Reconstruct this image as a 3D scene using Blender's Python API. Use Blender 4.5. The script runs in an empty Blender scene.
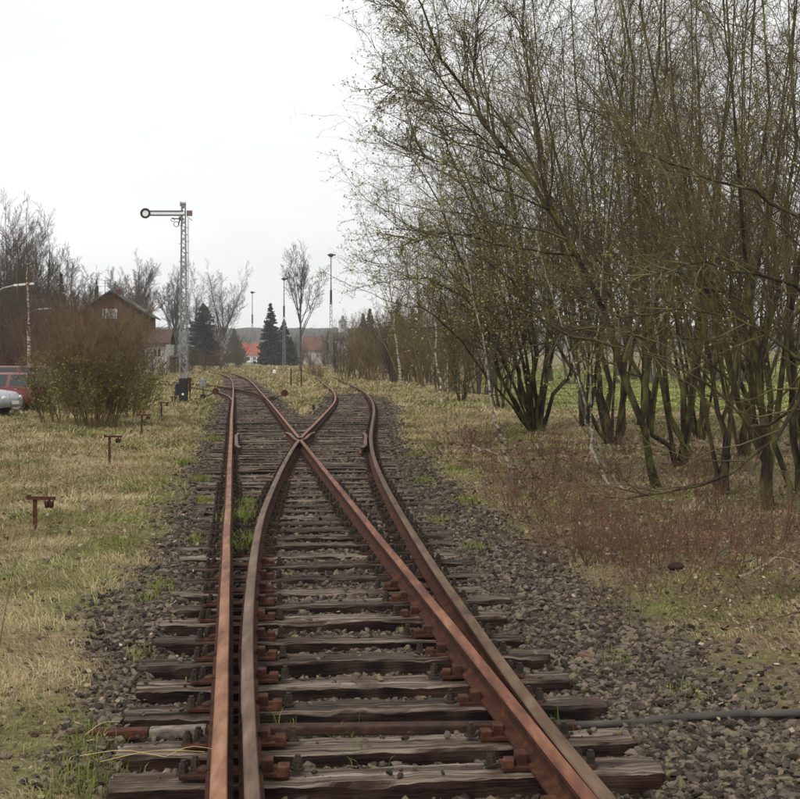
import bpy, bmesh, math, random
import numpy as np
from mathutils import Vector, Matrix

SC = bpy.context.scene
COL = SC.collection
rad = math.radians
random.seed(7)
F, CX, HY, CZ = 1300.0, 400.0, 357.0, 1.947      # focal length in photo pixels, principal column, horizon row, eye height

# ------------------------------------------------------------------ camera, sky, sun, exposure
cam_d = bpy.data.cameras.new('camera'); cam = bpy.data.objects.new('camera', cam_d); COL.objects.link(cam)
cam.location = (0, 0, CZ); cam.rotation_euler = (rad(90), 0, 0)
cam_d.sensor_width = 36; cam_d.lens = F/800*36; cam_d.shift_y = -(399.5-HY)/800
cam_d.clip_start = .1; cam_d.clip_end = 6000
SC.camera = cam
W = bpy.data.worlds.new('World'); SC.world = W; W.use_nodes = True
wn, wl = W.node_tree.nodes, W.node_tree.links
wn.clear()
SUN_EL, SUN_AZ = rad(48), rad(215)
sky = wn.new('ShaderNodeTexSky'); sky.sky_type = 'NISHITA'; sky.sun_disc = False
sky.sun_elevation = SUN_EL; sky.sun_rotation = SUN_AZ
bg1 = wn.new('ShaderNodeBackground'); bg1.inputs[1].default_value = .12
wl.new(sky.outputs[0], bg1.inputs[0])
tc = wn.new('ShaderNodeTexCoord'); mp = wn.new('ShaderNodeMapping'); mp.inputs['Scale'].default_value = (1, 1, 3.2)
wl.new(tc.outputs['Generated'], mp.inputs[0])
nz = wn.new('ShaderNodeTexNoise'); nz.inputs['Scale'].default_value = 2.3; nz.inputs['Detail'].default_value = 6; nz.inputs['Roughness'].default_value = .5
wl.new(mp.outputs[0], nz.inputs[0])
rp = wn.new('ShaderNodeValToRGB'); rp.color_ramp.elements[0].position = .33; rp.color_ramp.elements[1].position = .66
rp.color_ramp.elements[0].color = (.77, .775, .79, 1); rp.color_ramp.elements[1].color = (.97, .97, .965, 1)
wl.new(nz.outputs[0], rp.inputs[0])
bg2 = wn.new('ShaderNodeBackground'); bg2.inputs[1].default_value = 0.99
wl.new(rp.outputs[0], bg2.inputs[0])
mx = wn.new('ShaderNodeMixShader'); mx.inputs[0].default_value = .94
wl.new(bg1.outputs[0], mx.inputs[1]); wl.new(bg2.outputs[0], mx.inputs[2])
wo = wn.new('ShaderNodeOutputWorld'); wl.new(mx.outputs[0], wo.inputs[0])
sun_d = bpy.data.lights.new('sun', 'SUN'); sun = bpy.data.objects.new('sun', sun_d); COL.objects.link(sun)
sun_d.energy = 1.5; sun_d.angle = rad(14); sun_d.color = (1, .96, .88)
sun.location = (0, 0, 60)
sd = Vector((math.sin(SUN_AZ)*math.cos(SUN_EL), math.cos(SUN_AZ)*math.cos(SUN_EL), math.sin(SUN_EL)))
sun.rotation_euler = sd.to_track_quat('Z', 'Y').to_euler()
SC.view_settings.view_transform = 'Standard'; SC.view_settings.look = 'None'
SC.view_settings.exposure = 0.31; SC.view_settings.gamma = 1; SC.view_settings.use_curve_mapping = False
SC.render.engine = 'CYCLES'
SC.cycles.max_bounces = 5; SC.cycles.diffuse_bounces = 3; SC.cycles.glossy_bounces = 2; SC.cycles.transparent_max_bounces = 4
SC.cycles.volume_bounces = 2

# ------------------------------------------------------------------ helpers
def P(px, py, Y): return ((px-CX)*Y/F, Y, CZ-(py-HY)*Y/F)
def GY(py, z=0): return F*(CZ-z)/(py-HY)
def G(px, py, z=0):
    Y = GY(py, z); return ((px-CX)*Y/F, Y, z)

def tag(o, label=None, cat=None, group=None, kind=None):
    if label: o['label'] = label
    if cat: o['category'] = cat
    if group: o['group'] = group
    if kind: o['kind'] = kind
    return o
def empty(name, loc=(0, 0, 0), rz=0, label=None, cat=None, group=None):
    o = bpy.data.objects.new(name, None); COL.objects.link(o)
    o.location = loc; o.rotation_euler = (0, 0, rz); o.empty_display_size = .2
    return tag(o, label, cat, group)
def link(name, me, parent=None, loc=None, rot=None):
    o = bpy.data.objects.new(name, me); COL.objects.link(o)
    if parent: o.parent = parent
    if loc is not None: o.location = loc
    if rot is not None: o.rotation_euler = rot
    return o
def npmesh(name, V, faces, mats, midx=None, smooth=True, attrs=None):
    """V (n,3); faces: list of (m,k) int arrays, or one such array."""
    if isinstance(faces, np.ndarray): faces = [faces]
    faces = [f for f in faces if len(f)]
    me = bpy.data.meshes.new(name)
    V = np.asarray(V, np.float32)
    me.vertices.add(len(V)); me.vertices.foreach_set('co', V.ravel())
    nl = sum(f.size for f in faces); npoly = sum(len(f) for f in faces)
    me.loops.add(nl); me.polygons.add(npoly)
    me.loops.foreach_set('vertex_index', np.concatenate([f.ravel() for f in faces]).astype(np.int32))
    tot = np.concatenate([np.full(len(f), f.shape[1]) for f in faces])
    me.polygons.foreach_set('loop_start', np.concatenate([[0], np.cumsum(tot)[:-1]]).astype(np.int32))
    me.polygons.foreach_set('loop_total', tot.astype(np.int32))
    for m in (mats if isinstance(mats, (list, tuple)) else [mats]): me.materials.append(m)
    if midx is not None: me.polygons.foreach_set('material_index', np.asarray(midx, np.int32))
    me.polygons.foreach_set('use_smooth', np.full(npoly, smooth))
    for k, a in (attrs or {}).items():
        at = me.attributes.new(k, 'FLOAT', 'POINT'); at.data.foreach_set('value', np.asarray(a, np.float32))
    me.update(calc_edges=True)
    return me

class MB:
    """collects simple solids in one bmesh"""
    def __init__(s): s.bm = bmesh.new()
    def box(s, c, d, rz=0, ry=0, rx=0, bev=0, mi=0):
        M = Matrix.Translation(c) @ Matrix.Rotation(rz, 4, 'Z') @ Matrix.Rotation(ry, 4, 'Y') @ Matrix.Rotation(rx, 4, 'X') @ Matrix.Diagonal((d[0], d[1], d[2], 1))
        r = bmesh.ops.create_cube(s.bm, size=1, matrix=M)
        fs = list({f for v in r['verts'] for f in v.link_faces})
        for f in fs: f.material_index = mi
        if bev:
            es = list({e for f in fs for e in f.edges})
            bmesh.ops.bevel(s.bm, geom=es, offset=bev, segments=2, affect='EDGES', profile=.6)
        return s
    def cyl(s, p0, p1, r0, r1=None, n=10, mi=0):
        p0, p1 = Vector(p0), Vector(p1); d = p1-p0
        M = Matrix.Translation((p0+p1)/2) @ d.to_track_quat('Z', 'Y').to_matrix().to_4x4()
        r = bmesh.ops.create_cone(s.bm, cap_ends=True, segments=n, radius1=r0, radius2=r0 if r1 is None else max(r1, 1e-4), depth=d.length, matrix=M)
        for f in {f for v in r['verts'] for f in v.link_faces}: f.material_index = mi
        return s
    def sph(s, c, r, sc=(1, 1, 1), sub=2, mi=0):
        M = Matrix.Translation(c) @ Matrix.Diagonal((sc[0], sc[1], sc[2], 1))
        q = bmesh.ops.create_icosphere(s.bm, subdivisions=sub, radius=r, matrix=M)
        for f in {f for v in q['verts'] for f in v.link_faces}: f.material_index = mi
        return s
    def torus(s, c, R, r, axis='Y', n=28, k=8, mi=0):
        vs = []
        for i in range(n):
            a = 2*math.pi*i/n; ring = []
            for j in range(k):
                b = 2*math.pi*j/k; q = R+r*math.cos(b); x, y, z = q*math.cos(a), q*math.sin(a), r*math.sin(b)
                if axis == 'Y': v = (x, z, y)
                elif axis == 'X': v = (z, x, y)
                else: v = (x, y, z)
                ring.append(s.bm.verts.new((c[0]+v[0], c[1]+v[1], c[2]+v[2])))
            vs.append(ring)
        for i in range(n):
            for j in range(k):
                f = s.bm.faces.new((vs[i][j], vs[(i+1) % n][j], vs[(i+1) % n][(j+1) % k], vs[i][(j+1) % k])); f.material_index = mi; f.smooth = True
        return s
    def poly(s, pts, mi=0):
        f = s.bm.faces.new([s.bm.verts.new(p) for p in pts]); f.material_index = mi; return s
    def prism(s, pts, axis, a, b, mi=0):
        """closed outline pts (2D) extruded along axis from a to b"""
        def q(p, t): return {'X': (t, p[0], p[1]), 'Y': (p[0], t, p[1]), 'Z': (p[0], p[1], t)}[axis]
        A = [s.bm.verts.new(q(p, a)) for p in pts]; B = [s.bm.verts.new(q(p, b)) for p in pts]
        n = len(pts); fs = [s.bm.faces.new(A), s.bm.faces.new(B[::-1])]
        for i in range(n): fs.append(s.bm.faces.new((A[i], B[i], B[(i+1) % n], A[(i+1) % n])))
        for f in fs: f.material_index = mi
        return s
    def mesh(s, name, mats, smooth=False):
        bmesh.ops.recalc_face_normals(s.bm, faces=s.bm.faces)
        me = bpy.data.meshes.new(name); s.bm.to_mesh(me); s.bm.free()
        for m in (mats if isinstance(mats, (list, tuple)) else [mats]): me.materials.append(m)
        if smooth: me.polygons.foreach_set('use_smooth', [True]*len(me.polygons))
        return me
    def obj(s, name, mats, parent=None, loc=None, rot=None, smooth=False):
        return link(name, s.mesh(name, mats, smooth), parent, loc, rot)

def copy_tree(o, parent=None):
    c = o.copy(); COL.objects.link(c); c.parent = parent
    for ch in list(o.children): copy_tree(ch, c)
    return c

# value noise
_R = np.random.RandomState(11); _T = _R.rand(256, 256)
def vnoise(x, y):
    x = np.asarray(x, float); y = np.asarray(y, float)
    xi = np.floor(x).astype(int); yi = np.floor(y).astype(int); fx = x-xi; fy = y-yi
    fx = fx*fx*(3-2*fx); fy = fy*fy*(3-2*fy)
    g = lambda a, b: _T[a & 255, b & 255]
    return (g(xi, yi)*(1-fx)+g(xi+1, yi)*fx)*(1-fy)+(g(xi, yi+1)*(1-fx)+g(xi+1, yi+1)*fx)*fy
def fbm(x, y, o=4):
    s = 0; a = .5; t = 0
    for i in range(o):
        s = s+a*vnoise(x*2**i+i*17.3, y*2**i+i*9.1); t += a; a *= .5
    return s/t
def sstep(x, a, b):
    t = np.clip((x-a)/(b-a), 0, 1); return t*t*(3-2*t)

# ------------------------------------------------------------------ materials
def pmat(name, cols, scale=5, stretch=(1, 1, 1), rough=.9, bump=.3, bscale=None, bdist=.01, spec=.25, attr=None, aw=.6, obr=0, world=False, detail=6, metal=0, top=None, trans=0, crack=False):
    m = bpy.data.materials.new(name); m.use_nodes = True
    n, l = m.node_tree.nodes, m.node_tree.links
    b = n['Principled BSDF']; b.inputs['Roughness'].default_value = rough; b.inputs['Metallic'].default_value = metal
    b.inputs['Specular IOR Level'].default_value = spec
    if world: src = n.new('ShaderNodeNewGeometry').outputs['Position']
    else: src = n.new('ShaderNodeTexCoord').outputs['Object']
    oi = n.new('ShaderNodeObjectInfo')
    if not world:
        ad = n.new('ShaderNodeVectorMath'); ad.operation = 'MULTIPLY_ADD'
        l.new(oi.outputs['Random'], ad.inputs[0]); ad.inputs[1].default_value = (31, 17, 23); l.new(src, ad.inputs[2]); src = ad.outputs[0]
    mpn = n.new('ShaderNodeMapping'); mpn.inputs['Scale'].default_value = stretch; l.new(src, mpn.inputs[0])
    nz = n.new('ShaderNodeTexNoise'); nz.inputs['Scale'].default_value = scale; nz.inputs['Detail'].default_value = detail; nz.inputs['Roughness'].default_value = .62
    l.new(mpn.outputs[0], nz.inputs[0]); fac = nz.outputs[0]
    if attr:
        a = n.new('ShaderNodeAttribute'); a.attribute_name = attr
        mm = n.new('ShaderNodeMix'); mm.data_type = 'FLOAT'; mm.inputs[0].default_value = aw
        l.new(fac, mm.inputs[2]); l.new(a.outputs['Fac'], mm.inputs[3]); fac = mm.outputs[0]
    if obr:
        mm = n.new('ShaderNodeMath'); mm.operation = 'MULTIPLY_ADD'; l.new(oi.outputs['Random'], mm.inputs[0]); mm.inputs[1].default_value = obr
        l.new(fac, mm.inputs[2])
        m2 = n.new('ShaderNodeMath'); m2.operation = 'SUBTRACT'; l.new(mm.outputs[0], m2.inputs[0]); m2.inputs[1].default_value = obr/2; fac = m2.outputs[0]
    r = n.new('ShaderNodeValToRGB'); el = r.color_ramp.elements
    while len(el) < len(cols): el.new(.5)
    for e, (p, c) in zip(el, cols): e.position = p; e.color = (*c, 1)
    l.new(fac, r.inputs[0]); colour = r.outputs[0]
    if top:      # (colour ramp for faces that look up): weathered grain on top, creosote sides with gap shade painted in
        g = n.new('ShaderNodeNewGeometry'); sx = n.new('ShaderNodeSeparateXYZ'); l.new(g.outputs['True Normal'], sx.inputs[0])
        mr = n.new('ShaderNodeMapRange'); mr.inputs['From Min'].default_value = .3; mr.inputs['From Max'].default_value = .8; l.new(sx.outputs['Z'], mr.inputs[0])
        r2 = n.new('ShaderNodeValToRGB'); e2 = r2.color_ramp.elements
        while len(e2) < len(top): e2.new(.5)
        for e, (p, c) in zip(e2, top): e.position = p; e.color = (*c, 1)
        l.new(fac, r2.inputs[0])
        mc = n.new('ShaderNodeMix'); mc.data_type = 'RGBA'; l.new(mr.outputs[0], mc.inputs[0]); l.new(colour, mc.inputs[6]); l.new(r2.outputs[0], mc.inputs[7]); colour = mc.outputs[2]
    if crack:      # dark splits running along the grain, and red-brown stains
        mc_ = n.new('ShaderNodeMapping'); mc_.inputs['Scale'].default_value = (1.0, 48, 8); l.new(src, mc_.inputs[0])
        nc = n.new('ShaderNodeTexNoise'); nc.inputs['Scale'].default_value = 1.6; nc.inputs['Detail'].default_value = 3; l.new(mc_.outputs[0], nc.inputs[0])
        rc = n.new('ShaderNodeValToRGB'); rc.color_ramp.elements[0].position = .36; rc.color_ramp.elements[0].color = (.10, .08, .07, 1); rc.color_ramp.elements[1].position = .50; rc.color_ramp.elements[1].color = (1, 1, 1, 1)
        l.new(nc.outputs[0], rc.inputs[0])
        mu = n.new('ShaderNodeMix'); mu.data_type = 'RGBA'; mu.blend_type = 'MULTIPLY'; mu.inputs[0].default_value = .85; l.new(colour, mu.inputs[6]); l.new(rc.outputs[0], mu.inputs[7])
        ns = n.new('ShaderNodeTexNoise'); ns.inputs['Scale'].default_value = 3.5; ns.inputs['Detail'].default_value = 7; l.new(src, ns.inputs[0])
        rs_ = n.new('ShaderNodeValToRGB'); rs_.color_ramp.elements[0].position = .50; rs_.color_ramp.elements[1].position = .68; l.new(ns.outputs[0], rs_.inputs[0])
        ms = n.new('ShaderNodeMix'); ms.data_type = 'RGBA'; ms.inputs[7].default_value = (.055, .034, .024, 1); l.new(rs_.outputs[0], ms.inputs[0]); l.new(mu.outputs[2], ms.inputs[6]); colour = ms.outputs[2]
    l.new(colour, b.inputs['Base Color'])
    if bump:
        n2 = n.new('ShaderNodeTexNoise'); n2.inputs['Scale'].default_value = bscale or scale*3; n2.inputs['Detail'].default_value = 5
        l.new(mpn.outputs[0], n2.inputs[0])
        bp = n.new('ShaderNodeBump'); bp.inputs['Strength'].default_value = bump; bp.inputs['Distance'].default_value = bdist
        l.new(n2.outputs[0], bp.inputs['Height']); l.new(bp.outputs[0], b.inputs['Normal'])
    if trans: b.inputs['Subsurface Weight'].default_value = 0
    return m
def flat(name, c, rough=.6, spec=.4, metal=0, var=.25, scale=8):
    lo = tuple(x*(1-var) for x in c); hi = tuple(min(1, x*(1+var)) for x in c)
    return pmat(name, [(.3, lo), (.7, hi)], scale, rough=rough, spec=spec, metal=metal, bump=.1)
M = {}
M['rust_side'] = pmat('dark rail rust', [(.3, (.018, .007, .004)), (.55, (.058, .019, .008)), (.75, (.12, .042, .017))], 9, rough=.95, bump=.5, bdist=.004)
M['rust_a'] = pmat('worn orange rust', [(.30, (.07, .022, .010)), (.42, (.15, .060, .028)), (.54, (.225, .100, .050)), (.72, (.34, .18, .105))], 11, (1, .16, 1), rough=.66, bump=.45, bscale=110, bdist=.003, detail=12, spec=.35)
M['rust_b'] = pmat('worn grey rust', [(.30, (.035, .018, .010)), (.42, (.082, .045, .027)), (.54, (.125, .074, .047)), (.72, (.20, .135, .095))], 11, (1, .16, 1), rough=.66, bump=.45, bscale=110, bdist=.003, detail=12, spec=.35)
M['rust_d'] = pmat('dark orange rust', [(.30, (.045, .013, .006)), (.42, (.105, .034, .014)), (.54, (.165, .062, .026)), (.72, (.27, .125, .065))], 11, (1, .16, 1), rough=.66, bump=.45, bscale=110, bdist=.003, detail=12, spec=.35)
M['rust_c'] = pmat('olive grey rust', [(.32, (.050, .025, .013)), (.5, (.105, .062, .034)), (.70, (.17, .115, .07))], 9, (1, .22, 1), rough=.68, bump=.45, bscale=110, bdist=.003, detail=12)
M['plate'] = pmat('oily plate rust', [(.3, (.018, .012, .009)), (.55, (.05, .025, .016)), (.75, (.10, .05, .03))], 14, rough=.9, bump=.5, bdist=.004, obr=.2)
M['plate_red'] = pmat('fresh red rust', [(.3, (.022, .009, .005)), (.55, (.070, .025, .014)), (.75, (.16, .065, .038))], 12, rough=.9, bump=.5, bdist=.004)
M['bolt'] = pmat('bolt iron', [(.3, (.015, .012, .010)), (.6, (.045, .032, .022)), (.8, (.09, .06, .035))], 20, rough=.8, bump=.4, bdist=.002)
M['wood'] = pmat('weathered sleeper wood', [(.3, (.006, .003, .002)), (.5, (.016, .007, .005)), (.7, (.045, .020, .014))], 9, (.085, 2.6, 1.2), rough=.9, bump=1, bscale=60, bdist=.010, obr=.16,  # side ramp: creosote, darkened further to stand in for shade between sleepers
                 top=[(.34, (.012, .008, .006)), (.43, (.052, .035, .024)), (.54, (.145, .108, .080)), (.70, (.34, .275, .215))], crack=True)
M['stone'] = pmat('ballast stone', [(.12, (.018, .013, .010)), (.38, (.060, .046, .034)), (.62, (.108, .084, .062)), (.80, (.165, .13, .095)), (.9, (.13, .115, .05)), (.97, (.36, .30, .23))], 14, attr='rnd', aw=.75, world=True, rough=.92, bump=.5, bscale=60, bdist=.006)
M['blade'] = pmat('dry grass blades', [(.08, (.07, .12, .016)), (.30, (.17, .195, .038)), (.42, (.255, .20, .09)), (.6, (.365, .285, .15)), (.8, (.485, .39, .225)), (.95, (.64, .54, .35))], 1.1, attr='rnd', aw=.72, world=True, rough=.8, bump=0)
M['litter'] = pmat('dead leaves', [(.1, (.06, .035, .02)), (.5, (.19, .125, .07)), (.8, (.30, .22, .14)), (.97, (.42, .37, .30))], 3, attr='rnd', aw=.85, world=True, rough=.8, bump=0)
M['moss_bark'] = pmat('mossy bark', [(.36, (.014, .010, .007)), (.47, (.040, .030, .017)), (.57, (.080, .075, .022)), (.70, (.15, .15, .04))], 5, (1, 1, .4), rough=.95, bump=1, bscale=18, bdist=.02, world=True)
M['twig'] = pmat('brown twigs', [(.34, (.038, .028, .015)), (.5, (.092, .074, .034)), (.68, (.19, .16, .065))], 1.3, rough=.9, bump=0, world=True)
M['bark_grey'] = pmat('grey bark', [(.3, (.05, .045, .038)), (.7, (.12, .108, .092))], 3, (1, 1, .3), rough=.95, bump=.5, bscale=14, world=True)
M['twig_grey'] = pmat('grey brown twigs', [(.3, (.055, .045, .038)), (.7, (.11, .092, .078))], 1, rough=.9, bump=0, world=True)
M['twig_dark'] = pmat('dark wood twigs', [(.3, (.045, .034, .024)), (.7, (.095, .075, .052))], .6, rough=.9, bump=0, world=True)
M['twig_red'] = pmat('reddish twigs', [(.3, (.075, .036, .026)), (.7, (.15, .085, .058))], .9, rough=.9, bump=0, world=True)
M['twig_ruby'] = pmat('red brown bramble twigs', [(.3, (.085, .036, .024)), (.7, (.185, .095, .065))], .9, rough=.9, bump=0, world=True)
M['twig_olive'] = pmat('olive twigs', [(.34, (.075, .050, .024)), (.5, (.145, .105, .045)), (.68, (.23, .145, .08))], 1.5, rough=.9, bump=0, world=True)
M['birch'] = pmat('birch bark', [(.40, (.05, .04, .03)), (.48, (.25, .21, .165)), (.62, (.46, .42, .35)), (.8, (.62, .58, .52))], 5, (.5, .5, 2.2), rough=.75, bump=.2, world=True)
M['bud'] = pmat('young leaf buds', [(.2, (.12, .125, .025)), (.5, (.27, .26, .06)), (.85, (.45, .42, .15))], 2, attr='rnd', aw=.7, rough=.7, bump=0, world=True)
M['bud_grey'] = pmat('dull opening buds', [(.2, (.09, .085, .03)), (.5, (.20, .19, .07)), (.85, (.34, .32, .15))], 2, attr='rnd', aw=.7, rough=.7, bump=0, world=True)
M['leaf_green'] = pmat('dark green leaves', [(.2, (.06, .075, .012)), (.5, (.16, .17, .03)), (.85, (.30, .29, .06))], 2, attr='rnd', aw=.7, rough=.6, bump=0, world=True)
M['needle'] = pmat('spruce needles', [(.2, (.008, .016, .010)), (.5, (.018, .034, .018)), (.85, (.04, .06, .03))], 1.5, attr='rnd', aw=.7, rough=.7, bump=0, world=True)
M['black'] = flat('black painted iron', (.012, .012, .013), .5)
M['white'] = flat('white paint', (.72, .72, .70), .5, var=.06)
M['galv'] = pmat('galvanised steel', [(.3, (.15, .155, .16)), (.7, (.33, .335, .34))], 6, rough=.55, metal=.3, bump=.1)
M['darksteel'] = flat('dark grey steel', (.07, .07, .072), .6)
M['rust_post'] = pmat('flaking rust', [(.3, (.03, .013, .009)), (.6, (.085, .03, .018)), (.8, (.15, .06, .03))], 20, rough=.95, bump=.6, bdist=.004)
M['grey_pole'] = pmat('grey weathered pole', [(.3, (.035, .03, .026)), (.55, (.065, .058, .050)), (.8, (.13, .12, .105))], 6, (.3, 1, 1), rough=.8, bump=.3)
M['glass'] = flat('window glass', (.03, .035, .04), .1, .6, var=.1)
# ------------------------------------------------------------------ track geometry: rail lines read off the photograph as points on the ground
RT = .17                                         # rail top above the sleeper tops
def fit(pts, sig=.10, Ymax=None):
    """pixel points of a rail head -> smooth X(Y) table"""
    A = np.array([G(x, y, RT)[:2] for x, y in pts]); A = A[np.argsort(A[:, 1])]
    ly = np.log(A[:, 1]); X = A[:, 0]
    s0 = (X[1]-X[0])/(A[1, 1]-A[0, 1]); s1 = (X[-1]-X[-3])/(A[-1, 1]-A[-3, 1])
    g = np.linspace(math.log(1.5), math.log(420), 900); Y = np.exp(g)
    x = np.interp(g, ly, X)
    x = np.where(Y < A[0, 1], X[0]+(Y-A[0, 1])*s0, x); x = np.where(Y > A[-1, 1], X[-1]+(Y-A[-1, 1])*s1, x)
    k = int(sig*3/(g[1]-g[0])); w = np.exp(-.5*(np.arange(-k, k+1)*(g[1]-g[0])/sig)**2); w /= w.sum()
    # smooth the residual from the chord so the ends keep their direction
    base = np.interp(Y, [Y[0], Y[-1]], [x[0], x[-1]]); r = np.pad(x-base, k, mode='reflect', reflect_type='odd')
    return Y, np.convolve(r, w, 'valid')+base
vp = (234, 357)
def line1(x799): return [(vp[0]+(x799-vp[0])*(y-HY)/(799-HY), y) for y in (799, 700, 620, 560, 510, 480, 455, 438, 425, 412)]
L1p = line1(218.5)+[(233, 402), (233.6, 394), (233.8, 387), (233.2, 381), (229.5, 376.5), (222.6, 374.2), (216, 372.7), (206, 371.2)]
R1p = line1(593.5)+[(270.5, 402), (262.5, 393), (255.5, 385), (249, 379), (239, 374.8), (228, 372.4), (214.4, 370.6)]
L2p = [(252.2, 799), (249.5, 740), (247.9, 680), (247.6, 640), (249.3, 600), (251.5, 577), (256.2, 540), (262.3, 512), (271.7, 489.5), (284.5, 462), (295, 444), (300, 437.5), (309.5, 428.5), (322, 416), (331, 406.5), (336, 399.5), (335.5, 394), (332, 389), (325, 384.5)]
R2p = [(610.5, 799), (564, 739.5), (546, 717), (517.5, 680), (470, 617), (430, 559.5), (409, 526), (393.5, 500), (380.5, 475.5), (372, 453), (370, 438), (371.5, 424), (374.5, 411), (373.5, 402), (368, 394), (359.5, 388), (348.5, 384)]
def mk(pts, sig=.10):
    Yt, Xt = fit(pts, sig)
    return lambda Y: np.interp(Y, Yt, Xt)
XL1, XR1, XL2, XR2 = mk(L1p, .07), mk(R1p, .07), mk(L2p, .06), mk(R2p, .09)
_XR2 = XR2
def XR2(Y):      # the closed blade lies against this rail near the camera
    Y = np.asarray(Y, float); near = XR1(Y)+np.interp(Y, [1, 5.2, 6.4, 7.15, 8.88], [.064, .067, .082, .105, .167])
    return near*(1-sstep(Y, 7.6, 9.4))+_XR2(Y)*sstep(Y, 7.6, 9.4)
# third track leaving to the left behind the levers
XT1 = lambda Y: XL1(Y)-.5*np.clip((Y-52)/18, 0, None)**2.0*.62
def XC1(Y): return (XL1(Y)+XR1(Y))/2
def XC2(Y): return (XL2(Y)+XR2(Y))/2

def corridor(x, y):
    """distance outside the ballast bed: <0 inside"""
    near = np.maximum(XL1(y)-np.interp(y, [5, 7, 10, 18], [.48, .55, .78, .66])-x, x-XR2(y)-np.interp(y, [13, 30], [1.38, .75]))
    d1 = np.maximum(XL1(y)-.7-x, x-XR1(y)-.75); d2 = np.maximum(XL2(y)-.55-x, x-XR2(y)-.9)+3.2*sstep(y, 62, 78); d1 = d1+2.5*sstep(y, 120, 150)
    far = np.minimum(d1, d2)
    return np.where(y < 44, near, far)
def bed_low(x, y):
    """1 in the trough between the rails, where the ballast lies below the sleeper tops"""
    a = sstep(x-(XL1(y)-.50+.10*sstep(y, 7.6, 9)), -.12, .12)*sstep((XR2(y)+.47-.06*sstep(y, 7.6, 10))-x, -.15, .15)
    f1 = sstep(x-(XL1(y)-.35), -.15, .15)*sstep((XR1(y)+.35)-x, -.15, .15)
    f2 = sstep(x-(XL2(y)-.35), -.15, .15)*sstep((XR2(y)+.35)-x, -.15, .15)
    return np.where(y < 44, a, np.maximum(f1, f2))
def gz(x, y):
    x = np.asarray(x, float); y = np.asarray(y, float)
    lo = bed_low(x, y)
    depth = .105-.06*sstep(y, 7, 13)
    out = -.03+np.where(x < XL1(y), .026, .008)*sstep(y, 6.8, 9)+.05*(fbm(x*1.3, y*1.3)-.5)*np.clip(1, 0, 1)
    d = corridor(x, y)
    right = x > XR2(y)
    out = out+np.where(right, .16, .09)*(fbm(x*.35+5, y*.35)-.45)*sstep(d, 0, 3)
    out = out+.02*sstep(d, -.1, .4)
    z = out*(1-lo)-depth*lo+lo*.05*(fbm(x*4, y*4)-.5)
    r = np.hypot(x, y)
    hill = sstep(r, 560, 1200)*(20+9*fbm(x*.0026+3, y*.0016+1, 3)) + sstep(r, 1300, 2300)*18*fbm(x*.0017+8, y*.001, 2)
    hill = hill+sstep(x, 30, 75)*sstep(y, 40, 120)*2.5
    rough_ = sstep(r, 700, 800)*3.6*vnoise(x*.16, y*.16)
    return z+hill+rough_

# ground sheet
nu, nv = 420, 560
u = np.linspace(-1, 1, nu); u = np.sign(u)*np.abs(u)**1.25
Yr = np.concatenate([np.linspace(-8, 4, 24, endpoint=False), 4*np.exp(np.linspace(0, math.log(1500/4), nv-24))])
UU, YY = np.meshgrid(u, Yr)
Wd = 7+.62*np.maximum(YY, 0)
XX = UU*Wd + np.where(YY > 0, 0, 0)
ZZ = gz(XX, YY)
V = np.stack([XX, YY, ZZ], -1).reshape(-1, 3)
I = np.arange(nu*nv).reshape(nv, nu)
fc = np.stack([I[:-1, :-1], I[:-1, 1:], I[1:, 1:], I[1:, :-1]], -1).reshape(-1, 4)
dcor = corridor(XX, YY)+.55*(fbm(XX*1.1, YY*1.1)-.5)+.25*(fbm(XX*5, YY*5)-.5)
bal = 1-sstep(dcor, -.25, .25)
forest = sstep(np.hypot(XX, YY), 640, 760)
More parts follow.
